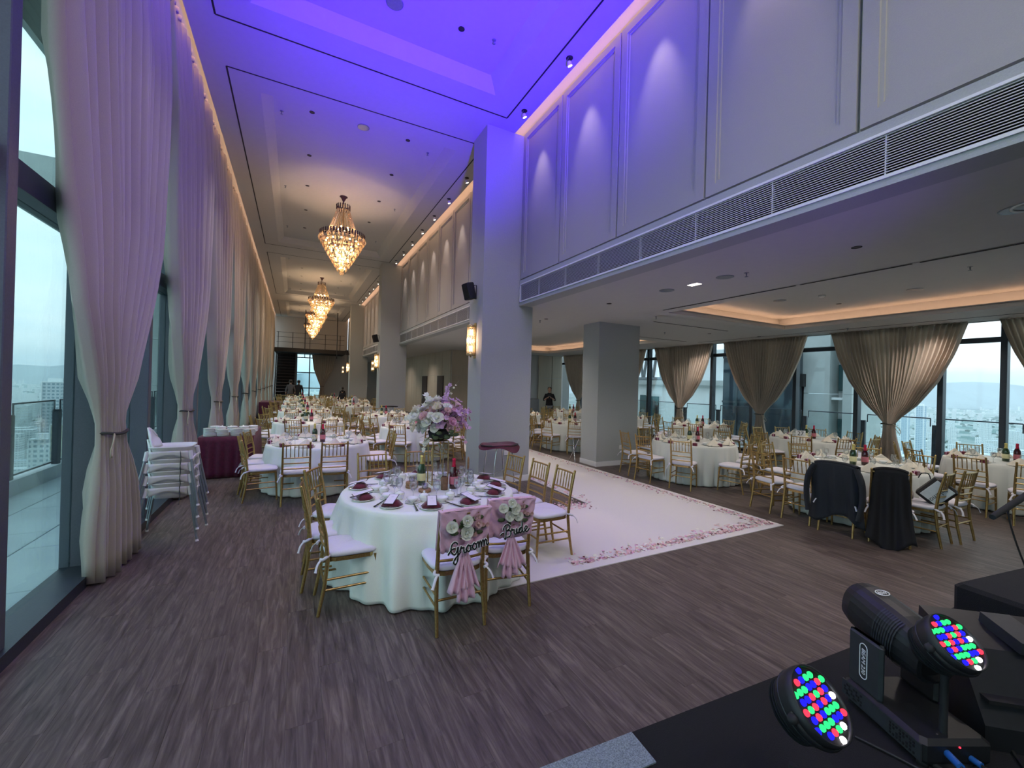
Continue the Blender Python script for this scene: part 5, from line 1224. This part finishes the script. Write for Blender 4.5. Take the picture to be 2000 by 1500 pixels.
for k, (y, x) in enumerate(((20.5, 3.72), (23.0, 3.72), (31, 3.3), (34, 3.3))):
    UW.at((x, y, 2.62), 0, 'small lit sconce far down the hall, %s of four beyond the second column' % ORD[k], 'far sconces')

# ================================================================ FAR END OF THE HALL
t = thing('staircase', 'dark staircase rising at the far left end of the hall', 'staircase', (-.55, 33.0, 0))
for k in range(18): MB().box(-.65, .55, k*.16+.24, k*.16+.26, k*.215-.165, k*.215).build('riser', 'black', t)
for k in range(18): MB().box(-.65, .55, k*.16, k*.16+.26, k*.215, k*.215+.05).build('tread', 'stair', t)
for s in (-.7, .6): MB().add([(s-.03, 0, 0), (s+.03, 0, 0), (s+.03, 2.95, 3.8), (s-.03, 2.95, 3.8), (s-.03, 0, .3), (s+.03, 0, .3), (s+.03, 2.95, 4.1), (s-.03, 2.95, 4.1)], [(0,1,2,3), (7,6,5,4), (0,4,5,1), (1,5,6,2), (2,6,7,3), (3,7,4,0)]).build('stringer', 'black', t)
structure(MB().box(-1.3, 3.3, 33.2, 35.9, 3.72, 4.0).build('trim_8', 'black'))
g = thing('mezzanine_railing', 'thin black railing on the mezzanine at the far end', 'railing', (0, 33.3, 4.0))
for x in (-1.1, -.2, .9, 1.9, 2.9): MB().box(x-.02, x+.02, -.02, .02, 0, 1.1).build('post', 'black', g)
for z in (.4, .75, 1.08): MB().tube((-1.2, 0, z), (3.2, 0, z), .012, n=5).build('rail', 'black', g)
for x, y in ((.55, 31.5), (2.55, 31.5)): t = thing('hanging_pole', 'thin black pole hanging from the ceiling near the far end, %s one' % ('left' if x < 1 else 'right'), 'pole', (x, y, 0)); MB().tube((0, 0, 3.3), (0, 0, HC), .03, n=6).build('rod', 'black', t)
curtain(0, 0, ([(0, -.3), (1.3, -.12), (1.6, -.25), (2.6, -.75), (4.1, -1.0)], [(0, .3), (1.3, .12), (1.6, .25), (2.6, .6), (4.1, .8)]), 1.3, 4.0, 'beige tied curtain at the window of the far end wall', None, 'curtain', folds=10, amp=.06, seed=90, full=False, nz=18).matrix_world = Matrix.Translation((1.9, YE-.15, 0)) @ Matrix.Rotation(PI/2, 4, 'Z')

# ================================================================ PEOPLE
def person(name, label, x, y, rz, joints, mats, scale=1, hold=None, z=0):
    t = thing('person', label, 'person', (x, y, z), rz); t.scale = (scale,)*3
    # joints: dict of limb end positions; body faces -y locally
    J = joints
    def skin(nm, verts, edges, rad, mm, parent=t, sub=2):
        me = bpy.data.meshes.new(nm); me.from_pydata(verts, edges, []); me.materials.append(MATS[mm]); o = bpy.data.objects.new(nm, me); sc.collection.objects.link(o); o.parent = parent
        s = o.modifiers.new('skin', 'SKIN'); s.use_smooth_shade = True
        for v, r in zip(me.skin_vertices[0].data, rad): v.radius = r if isinstance(r, tuple) else (r, r)
        me.skin_vertices[0].data[0].use_root = True; q = o.modifiers.new('sub', 'SUBSURF'); q.levels = q.render_levels = sub; return o
    hp, kn, ft = .92, .50, .07
    V = [(0, 0, .95), (0, -.005, 1.12), (0, 0, 1.34), (0, .005, 1.45), (0, 0, 1.52)]; E = [(0,1), (1,2), (2,3), (3,4)]; Rd = [(.165, .12), (.15, .11), (.175, .115), (.10, .08), (.055, .055)]
    for s in (-1, 1):
        b = len(V); e, w = J['L' if s < 0 else 'R']
        V += [(s*.17, .0, 1.40), e, w]; E += [(2, b), (b, b+1), (b+1, b+2)]; Rd += [(.068, .065), (.045, .045), (.03, .028)]
        b = len(V); V += [(s*.095, 0, .86), (s*.11, -.01, kn), (s*.115, .01, ft), (s*.12, -.12, .035)]; E += [(0, b), (b, b+1), (b+1, b+2), (b+2, b+3)]; Rd += [(.095, .10), (.062, .065), (.045, .05), (.04, .03)]
    body = skin('body', V, E, Rd, mats['top'])
    # trousers over the legs, skin on head and forearms
    tv = [(0, 0, .93)]; te = []; trd = [(.172, .128)]
    for s in (-1, 1): b = len(tv); tv += [(s*.095, 0, .84), (s*.11, -.01, kn), (s*.115, .01, .12)]; te += [(0, b), (b, b+1), (b+1, b+2)]; trd += [(.105, .108), (.074, .076), (.062, .062)]
    skin('trousers', tv, te, trd, mats['leg'])
    for s in (-1, 1):
        e, w = [Vector(q) for q in J['L' if s < 0 else 'R']]; d = (w-e).normalized(); h = w+d*.05
        skin('forearm', [tuple(e.lerp(w, .15)), tuple(e.lerp(w, .6)), tuple(w), tuple(h)], [(0,1), (1,2), (2,3)], [.044, .037, .027, (.038, .02)], mats.get('arm', 'skin'))
        a = Vector((1, 0, 0)); u = d.cross(a).normalized()
        for k in range(4):
            o_ = h+a*(k-1.5)*.018+d*.02; MB().path([o_, o_+d*.035+u*.005, o_+d*.055+u*.02+Vector((-s*.01, 0, 0))], [.009, .008, .006], 6).build('finger', 'skin', t)
        MB().path([h-a*s*.03, h-a*s*.045+d*.02, h-a*s*.04+d*.045], [.010, .009, .007], 6).build('thumb', 'skin', t)
    hd = MB().lathe([(.05, -.02), (.055, .02), (.062, .06), (.078, .10), (.083, .15), (.075, .20), (.045, .235), (.001, .245)], 16, (0, -.005, 1.50), fn=lambda r, z, t_, j: r*(1.12 if abs(math.sin(t_)) > .6 else 1)*(1+.04*(math.sin(t_) < -.8))).build('head', 'skin', t)
    tf = J.get('tilt', 0)
    MB().add([(-.013, -.09, 1.60), (.013, -.09, 1.60), (0, -.118, 1.605), (0, -.092, 1.645)], [(0,1,2), (0,2,3), (1,3,2)], True).build('nose', 'skin', hd)
    for s in (-1, 1): MB().ball((s*.031, -.086, 1.648), .010, 8, 5, (1.3, .6, .7)).build('eye', 'hair', hd); MB().ball((s*.088, .01, 1.635), .022, 8, 5, (.4, .7, 1.2)).build('ear', 'skin', hd)
    MB().box(-.022, .022, -.094, -.085, 1.565, 1.572).build('mouth', 'maroon', hd)
    MB().lathe([(.090, .14), (.094, .17), (.088, .215), (.055, .25), (.001, .26)], 16, (0, .012, 1.50)).lathe([(.082, .08), (.092, .16)], 10, (0, .03, 1.50), fn=lambda r, z, t_, j: r if math.sin(t_) > -.1 else r*.6, cap=False).build('hair', 'hair', t)
    return t
mb_ = dict(top='shirt_black', leg='trouser_grey')
man = person('person', 'man in black shirt and grey trousers looking at a phone by the back wall', 10.45, 16.3, -.57, dict(L=((-.27, -.05, 1.13), (-.07, -.27, 1.27)), R=((.27, -.05, 1.13), (.07, -.27, 1.27))), mb_)
t = thing('phone', 'black phone held by the man in the black shirt', 'phone', (10.45, 16.3, 0), -.57); MB().bevbox(-.038, .038, -.345, -.335, 1.26, 1.41, .003).build('casing', 'text_black', t)
rl = dict(L=((-.25, .02, 1.10), (-.24, -.06, .86)), R=((.25, .02, 1.10), (.24, -.06, .86)))
person('person', 'person in a dark grey shirt standing by the far staircase, left one', -.22, 28.9, PI, rl, dict(top='shirt_grey', leg='suit_black'))
person('person', 'person in a black suit standing by the far staircase, right one', .22, 28.9, PI-.3, rl, dict(top='suit_black', leg='suit_black', arm='suit_black'))
person('person', 'dark-dressed guest seated near the far end, left of the third tall column', 2.75, 29.0, PI, rl, dict(top='suit_black', leg='suit_black', arm='suit_black'), scale=.78)
person('person', 'dark-dressed guest by the far corridor, next to the third tall column', 2.35, 24.9, PI, rl, dict(top='suit_black', leg='suit_black', arm='suit_black'), scale=.74)
# equipment cases by the man
for i, (x, y, h, m_) in enumerate(((9.0, 17.1, 1.15, 'black'), (9.75, 16.9, 1.2, 'metal_grey'))):
    t = thing('equipment_case', '%s upright equipment case by the back wall left of the man' % ('black' if i == 0 else 'grey'), 'case', (x, y, 0)); MB().bevbox(-.35, .35, -.3, .3, .06, h, .02).build('body', m_, t)
    for s in (-.3, .3): MB().tube((s, -.25, .03), (s+.04, -.25, .03), .03).build('castor', 'black', t)
    MB().box(-.35, .35, -.31, -.3, h*.5, h*.5+.03).build('edge_strip', 'metal_grey', t)

# ================================================================ COATS AND BAG ON THE RIGHT TABLE'S CHAIRS
def coat(x, y, rz, name, label, mm, w, zb_back, zb_front, flare, seed, tailout=0):
    t = thing(name, label, 'clothing', (x, y, 0), rz); rn = random.Random(seed); ph = [rn.uniform(0, 6) for _ in range(4)]
    yb = lambda z: -.185-(max(z, .42)-.42)*.155
    def back(u, v):
        z = .925-(.925-zb_back-(.07*math.sin(u*7+ph[0])))*v; s = (u-.5)*2
        return (s*(w*(.86+.14*min(1, v*5))+flare*v*v), yb(z)-.035-.02*v-tailout*v*v-.018*math.sin(u*19+ph[1])*min(1, v*2)-.03*(1-abs(s))*math.sin(v*3), z-.03*abs(s)**3*(1-v))
    MB().grid(40, 22, back).build('back_panel', mm, t, solid=.012)
    def front(u, v):
        z = .925-(.925-zb_front)*v; s = (u-.5)*2; return (s*w*.95, yb(z)+.03+.01*math.sin(u*15+ph[2])*v, z-.03*abs(s)**3*(1-v))
    MB().grid(24, 8, front).build('front_panel', mm, t, solid=.01)
    MB().grid(24, 4, lambda u, v: ((u-.5)*2*w*(.86+.09*v), -.262-.045+.085*v, .928+.012*math.sin(PI*v)-.03*abs((u-.5)*2)**3)).build('collar', mm, t, solid=.012)
    return t
cj = coat(6.47, 2.86, -PI/2+.1, 'jacket', 'charcoal jacket draped over a chair back at the right table', 'jacket', .26, .20, .5, .05, 5)
for s in (-1, 1): MB().path(cr([(s*.22, -.29, .88), (s*.285, -.31, .72), (s*.30, -.32, .50), (s*.27, -.34, .26)], 6), [.05, .055, .058, .06, .06, .06, .06, .06, .058, .057, .056, .055, .054, .053, .052, .05, .05, .05, .048][:19], 10, flat=.55).build('sleeve', 'jacket', cj)
coat(6.64, 2.45, -PI/2+.42, 'gown', 'long black gown hung over a chair back and trailing on the floor', 'gown', .17, .03, .5, .06, 8, tailout=.20)
t = thing('tote_bag', 'black and pale grey shopping bag lying on a chair seat at the right table', 'bag', (7.06, 2.26, .485), -1.2)
Mx = Matrix.Rotation(R(-38), 4, 'Y')
MB().grid(14, 12, lambda u, v: ((v-.5)*.26, 0, 0), M=None) if False else None
MB().bevbox(-.13, .13, -.07, .07, .0, .30, .025, M=Matrix.Translation((.02, -.03, .03)) @ Matrix.Rotation(R(40), 4, 'Y')).build('bag_body', 'bag_black', t)
Mp = Matrix.Translation((.02, -.03, .03)) @ Matrix.Rotation(R(40), 4, 'Y')
MB().bevbox(-.10, .10, -.076, -.068, .03, .27, .003, M=Mp).build('front_panel', 'bag_white', t)
me = text_mesh('lululemon', .075, .001, .1); put_mesh('lettering', me, 'text_black', t, Mp @ Matrix.Translation((.02, -.078, .15)) @ Matrix.Rotation(PI/2, 4, 'X') @ Matrix.Rotation(R(-90), 4, 'Z'))
MB().path(cr([(-.05, -.05, .30), (-.02, -.055, .36), (.04, -.055, .36), (.06, -.05, .30)], 5), .006, 6, ).build('handle', 'bag_black', t)
t = thing('pouch_bag', 'crumpled beige cloth bag leaning on the black shopping bag', 'bag', (6.98, 2.44, .487)); MB().lathe([(.06, 0), (.11, .03), (.12, .08), (.10, .14), (.05, .18), (.02, .19)], 20, fn=lambda r, z, a, j: r*(1+.12*math.sin(3*a+j)+.06*math.sin(7*a+j*2))).build('sack', 'bag_tan', t)
t = thing('table_number', 'white table number card reading 27 at the window side', 'sign', (9.7, 5.1, .7465), -.9)
MB().box(-.09, .09, -.003, .003, .12, .25).build('card', 'china', t); MB().tube((0, .004, 0), (0, .004, .14), .004, n=6).build('stand', 'chrome', t); me = text_mesh('27', .12, .001); put_mesh('number', me, 'text_black', t, Matrix.Translation((0, -.004, .185)) @ Matrix.Rotation(PI/2, 4, 'X'))
t = thing('folded_stand', 'folded chrome stand leaning by the left side of the short column', 'stand', (6.02, 8.3, 0))
for s in (-.12, .12): MB().tube((0, s, 0), (.1, -s, .55), .012).build('leg', 'chrome', t)

# ================================================================ STAGE, MOVING HEAD, PAR LAMPS
st_ = structure(MB().add([(1.49, 1.51, 0), (6.6, 1.17, 0), (6.6, -3.5, 0), (-1.6, -3.5, 0), (-1.6, 1.72, 0), (1.49, 1.51, .15), (6.6, 1.17, .15), (6.6, -3.5, .15), (-1.6, -3.5, .15), (-1.6, 1.72, .15)], [(0,1,6,5), (1,2,7,6), (2,3,8,7), (3,4,9,8), (4,0,5,9), (9,5,6,7,8)]).build('trim_9', 'stage_black'))
structure(MB().add([(1.47, 1.12, .15), (6.5, .80, .15), (6.5, -3.4, .15), (1.47, -3.4, .15), (1.47, 1.12, .30), (6.5, .80, .30), (6.5, -3.4, .30), (1.47, -3.4, .30)], [(0,1,5,4), (1,2,6,5), (2,3,7,6), (3,0,4,7), (4,5,6,7)]).build('trim_10', 'stage_black'))
cp = MB().add([(-1.5, 1.69, .151), (1.485, 1.505, .151), (1.47, 1.335, .151), (-1.5, 1.50, .151), (-1.5, 1.69, .158), (1.485, 1.505, .158), (1.47, 1.335, .158), (-1.5, 1.50, .158)], [(0,1,5,4), (1,2,6,5), (2,3,7,6), (3,0,4,7), (4,5,6,7)]).build('carpet_strip', 'carpet_grey'); tag(cp, 'speckled grey carpet strip on the stage step at the bottom edge', 'carpet')
# moving head
mh = thing('moving_head_lamp', 'black moving head stage lamp with yoke, on the stage at lower right', 'stage light', (2.52, .83, .30), R(-116))
MB().bevbox(-.20, .20, -.15, .15, .015, .115, .018).build('base', 'lamp_black', mh)
MB().box(-.195, .195, -.156, -.149, .03, .10).build('base_panel', 'lamp_grey', mh)
m = MB()
for i in range(8):
    for j in range(4):
        if (i+j) % 3: m.box(-.18+i*.013, -.173+i*.013, -.159, -.155, .04+j*.014, .049+j*.014)
        if (i*j) % 3 != 1: m.box(.06+i*.015, .067+i*.015, -.159, -.155, .04+j*.014, .049+j*.014)
o = m.build('vents', 'lamp_vent', mh); o['kind'] = 'stuff'
for sx in (-1, 1):
    for sy in (-1, 1): MB().lathe([(.02, 0), (.018, .016)], 10, (sx*.17, sy*.12, 0)).build('foot', 'black', mh)
MB().bevbox(-.18, .0, -.145, -.115, .115, .37, .012).build('yoke_arm', 'lamp_grey', mh); MB().bevbox(-.18, .0, .115, .145, .115, .37, .012).build('yoke_arm', 'lamp_black', mh)
Mb = Matrix.Translation((-.09, -.1455, .25))
P = [(.020*math.cos(a), 0, (.062 if math.sin(a) > 0 else -.062)+.020*math.sin(a)) for a in [2*PI*i/24 for i in range(24)]]
MB().path(P, .0028, 5, True, M=None).build if False else None
m = MB(); m.path([Mb @ Vector(p) for p in P], .0020, 5, True); m.build('badge_outline', 'text_white', mh)
me = text_mesh('BEAM 230', .028, .0008, .15); put_mesh('badge_lettering', me, 'text_white', mh, Mb @ Matrix.Rotation(R(90), 4, 'Y') @ Matrix.Rotation(PI/2, 4, 'X'))
hd = Matrix.Translation((-.09, .005, .405)) @ Matrix.Rotation(R(100), 4, 'Y')
def ov(k, z): return [(k*.118*math.copysign(abs(math.cos(a))**.8, math.cos(a)), k*.108*math.copysign(abs(math.sin(a))**.8, math.sin(a)), z) for a in [2*PI*i/24 for i in range(24)]]
rings = [ov(.6, -.21), ov(.86, -.20), ov(.96, -.15), ov(1.0, -.02), ov(1.0, .06), ov(.88, .15), ov(.84, .20), ov(.70, .205), ov(.66, .18)]
V = [p for q in rings for p in q]; n = 24; F = [(j*n+i, j*n+(i+1) % n, (j+1)*n+(i+1) % n, (j+1)*n+i) for j in range(len(rings)-1) for i in range(n)]+[tuple(reversed(range(n))), tuple(range(8*n, 9*n))]
MB().add(V, F, False, M=hd).build('lamp_head', 'lamp_black', mh)
for k in range(9): MB().add(ov(1.02, -.005+k*.012)+ov(1.02, .001+k*.012), [(i, (i+1) % n, n+(i+1) % n, n+i) for i in range(14, 23)], M=hd).build('cooling_fin', 'lamp_grey', mh)
MB().path([hd @ Vector((-.112, .032*math.cos(a), -.09+.020*math.sin(a))) + Vector((0, 0, .012)) for a in [2*PI*i/20 for i in range(20)]], .0022, 5, True).build('badge_ring', 'text_white', mh)
me = text_mesh('BSW', .022, .0006); put_mesh('badge_mark', me, 'text_white', mh, Matrix.Translation(hd @ Vector((-.113, 0, -.09)) + Vector((0, 0, .010))) @ Matrix.Rotation(R(22), 4, 'Y') @ Matrix.Rotation(R(90), 4, 'Z'))
MB().tube((.20, -.05, .07), (.27, -.07, .075), .014, n=10).build('power_plug', 'plug_blue', mh); MB().tube((.20, .05, .05), (.235, .055, .05), .012, n=8).build('data_plug', 'plug_blue', mh); MB().ball((.203, -.0, .095), .004, 6, 4).build('indicator', 'led_red', mh)
Mi = Matrix.Translation((2.52, .83, .30)) @ Matrix.Rotation(R(-116), 4, 'Z')
cb_ = MB().path(cr([Mi @ Vector(p) for p in ((.27, -.07, .075), (.33, -.05, .07), (.38, .03, .03), (.36, .14, .012), (.25, .24, .010), (.1, .34, .01))], 6), .006, 6).path(cr([Mi @ Vector(p) for p in ((.235, .055, .05), (.29, .06, .045), (.31, -.02, .03), (.26, -.12, .012), (.14, -.22, .010), (.05, -.3, .01))], 6), .005, 6).build('power_cable', 'cable'); tag(cb_, 'black cables curling from the plugs of the moving head lamp', 'cable')
def par(loc, tocam, right, upw, rad, label, pat):
    # lamp whose glowing face looks along n
    d = (Vector((0, 0, CAMH))-Vector(loc)).normalized(); rr_ = -d.cross(Vector((0, 0, 1))).normalized(); uu = rr_.cross(-d).normalized()
    rr_ = Vector((0, 0, 1)).cross(d).normalized()*1.0; uu = d.cross(rr_).normalized()
    n = (d*tocam + rr_*right + uu*upw).normalized(); q = n.to_track_quat('Z', 'Y')
    t = thing('par_lamp', label, 'stage light', loc); t.rotation_euler = q.to_euler()
    MB().lathe([(rad*1.03, .0), (rad*1.04, .012), (rad*1.10, .012), (rad*1.12, -.02), (rad*1.05, -.06), (rad*.85, -.12), (rad*.6, -.15), (.001, -.155)], 32, cap=False).build('housing', 'lamp_black', t)
    for k in range(5): MB().lathe([(rad*1.02-.002*k, -.055-k*.014), (rad*1.09-.012*k, -.057-k*.014), (rad*1.02-.002*k, -.060-k*.014)], 28, cap=False).build('cooling_fin', 'lamp_grey', t)
    MB().lathe([(rad*1.03, .0), (.001, .0)], 28, cap=False).build('face_plate', 'lamp_vent', t)
    sp = rad*2/7.3; rows = []; cols = {'r': 'led_red', 'g': 'led_green', 'b': 'led_blue', 'w': 'led_white'}; i = 0; pm2 = {}
    for c in cols: pm2[c] = MB().lathe([(sp*.38, 0), (sp*.36, .006), (sp*.2, .011), (.0005, .013)], 10).mesh('led', cols[c])
    for r_ in range(-4, 5):
        for c_ in range(-4, 5):
            x = (c_+.5*(r_ % 2))*sp; y = r_*sp*.87
            if math.hypot(x, y) > rad*.98: continue
            ch = 'rgbgbrgbrbg'[(i*7+r_*3) % 11]
            if math.hypot(x, y) > rad*.80 and i % 4 == 0: ch = 'w'
            o = bpy.data.objects.new('led', pm2[ch]); sc.collection.objects.link(o); o.parent = t; o.location = (x, y, .002); i += 1
    MB().path([(rad*1.13*math.cos(a), rad*1.13*math.sin(a), -.03) for a in [PI*(-.05+1.1*k/20)+PI for k in range(21)]], .006, 6, flat=2).build('bracket', 'lamp_black', t)
    MB().ball((-rad*1.18, 0, -.03), .018, 8, 6).build('clamp_knob', 'black', t)
    return t
par((1.70, .81, .70), .60, .66, .45, .110, 'round multicolour LED par lamp lying at the stage front, nearer one', 0)
par((2.40, .66, .825), .56, .60, .55, .096, 'round multicolour LED par lamp standing beside the moving head, farther one', 1)
t = thing('lamp_stand', 'low black bracket stand carrying the nearer par lamp', 'stand', (1.60, .84, .30)); MB().bevbox(-.09, .09, -.07, .07, 0, .02, .006).build('foot_plate', 'black', t); MB().tube((0, 0, .02), (0, 0, .2), .012).build('post', 'black', t)
t = thing('lamp_stand', 'low black bracket stand carrying the farther par lamp', 'stand', (2.44, .70, .30)); MB().bevbox(-.09, .09, -.07, .07, 0, .02, .006).build('foot_plate', 'black', t); MB().tube((0, 0, .02), (0, 0, .42), .014).build('post', 'black', t)
t = thing('stage_monitor', 'black wedge stage monitor speaker with a grey top strip at the right edge', 'loudspeaker', (3.02, .62, .30), R(-40))
MB().add([(-.27, -.2, 0), (.27, -.2, 0), (.27, .22, 0), (-.27, .22, 0), (-.27, -.05, .36), (.27, -.05, .36), (.27, .20, .42), (-.27, .20, .42), (-.27, -.2, .10), (.27, -.2, .10)], [(3,2,1,0), (0,1,9,8), (8,9,5,4), (4,5,6,7), (7,6,2,3), (0,8,4,7,3), (1,2,6,5,9)]).build('cabinet', 'lamp_black', t)
MB().box(-.06, .06, -.03, .19, .375, .43, M=Matrix.Rotation(R(8), 4, 'X')).build('top_strip', 'lamp_grey', t); MB().box(-.25, .25, -.19, -.06, .19, .205, M=Matrix.Rotation(R(0), 4, 'X')).build('grille', 'lamp_vent', t)
t = thing('stage_case', 'large black equipment case beyond the stage monitor at the right edge', 'case', (3.75, .55, .30), R(-8)); MB().bevbox(-.4, .4, -.35, .35, 0, .45, .02).build('body', 'stage_black', t); MB().box(-.4, .4, -.355, -.35, .36, .38).build('edge_strip', 'lamp_grey', t)
t = thing('microphone_stand', 'black boom arm of a stand reaching in at the right edge', 'stand', (2.95, .30, .30))
def rayp(px, py, D): return Vector((0, 0, CAMH))+(fw+r2*((px-1000)/815)-u2*((py-750)/815))*D-Vector((2.95, .30, .30))
A, B = rayp(1938, 1010, 1.55), rayp(2070, 925, 1.75)
MB().tube(A, B, .010, .013, 10).build('boom_grip', 'black', t); MB().tube(B, (0, 0, 1.40), .008, n=8).build('boom_arm', 'black', t); MB().tube((0, 0, 0), (0, 0, 1.42), .011, n=8).build('upright', 'black', t)
for a in range(3): MB().tube((0, 0, .12), (.3*math.cos(a*2.1), .3*math.sin(a*2.1), 0), .008, n=6).build('leg', 'black', t)
MB().path(cr([rayp(1968, 995, 1.60), rayp(1975, 1030, 1.6), rayp(2000, 1100, 1.6), rayp(2040, 1180, 1.65), (0, 0, .5)], 5), .003, 5).build('lead', 'cable', t)
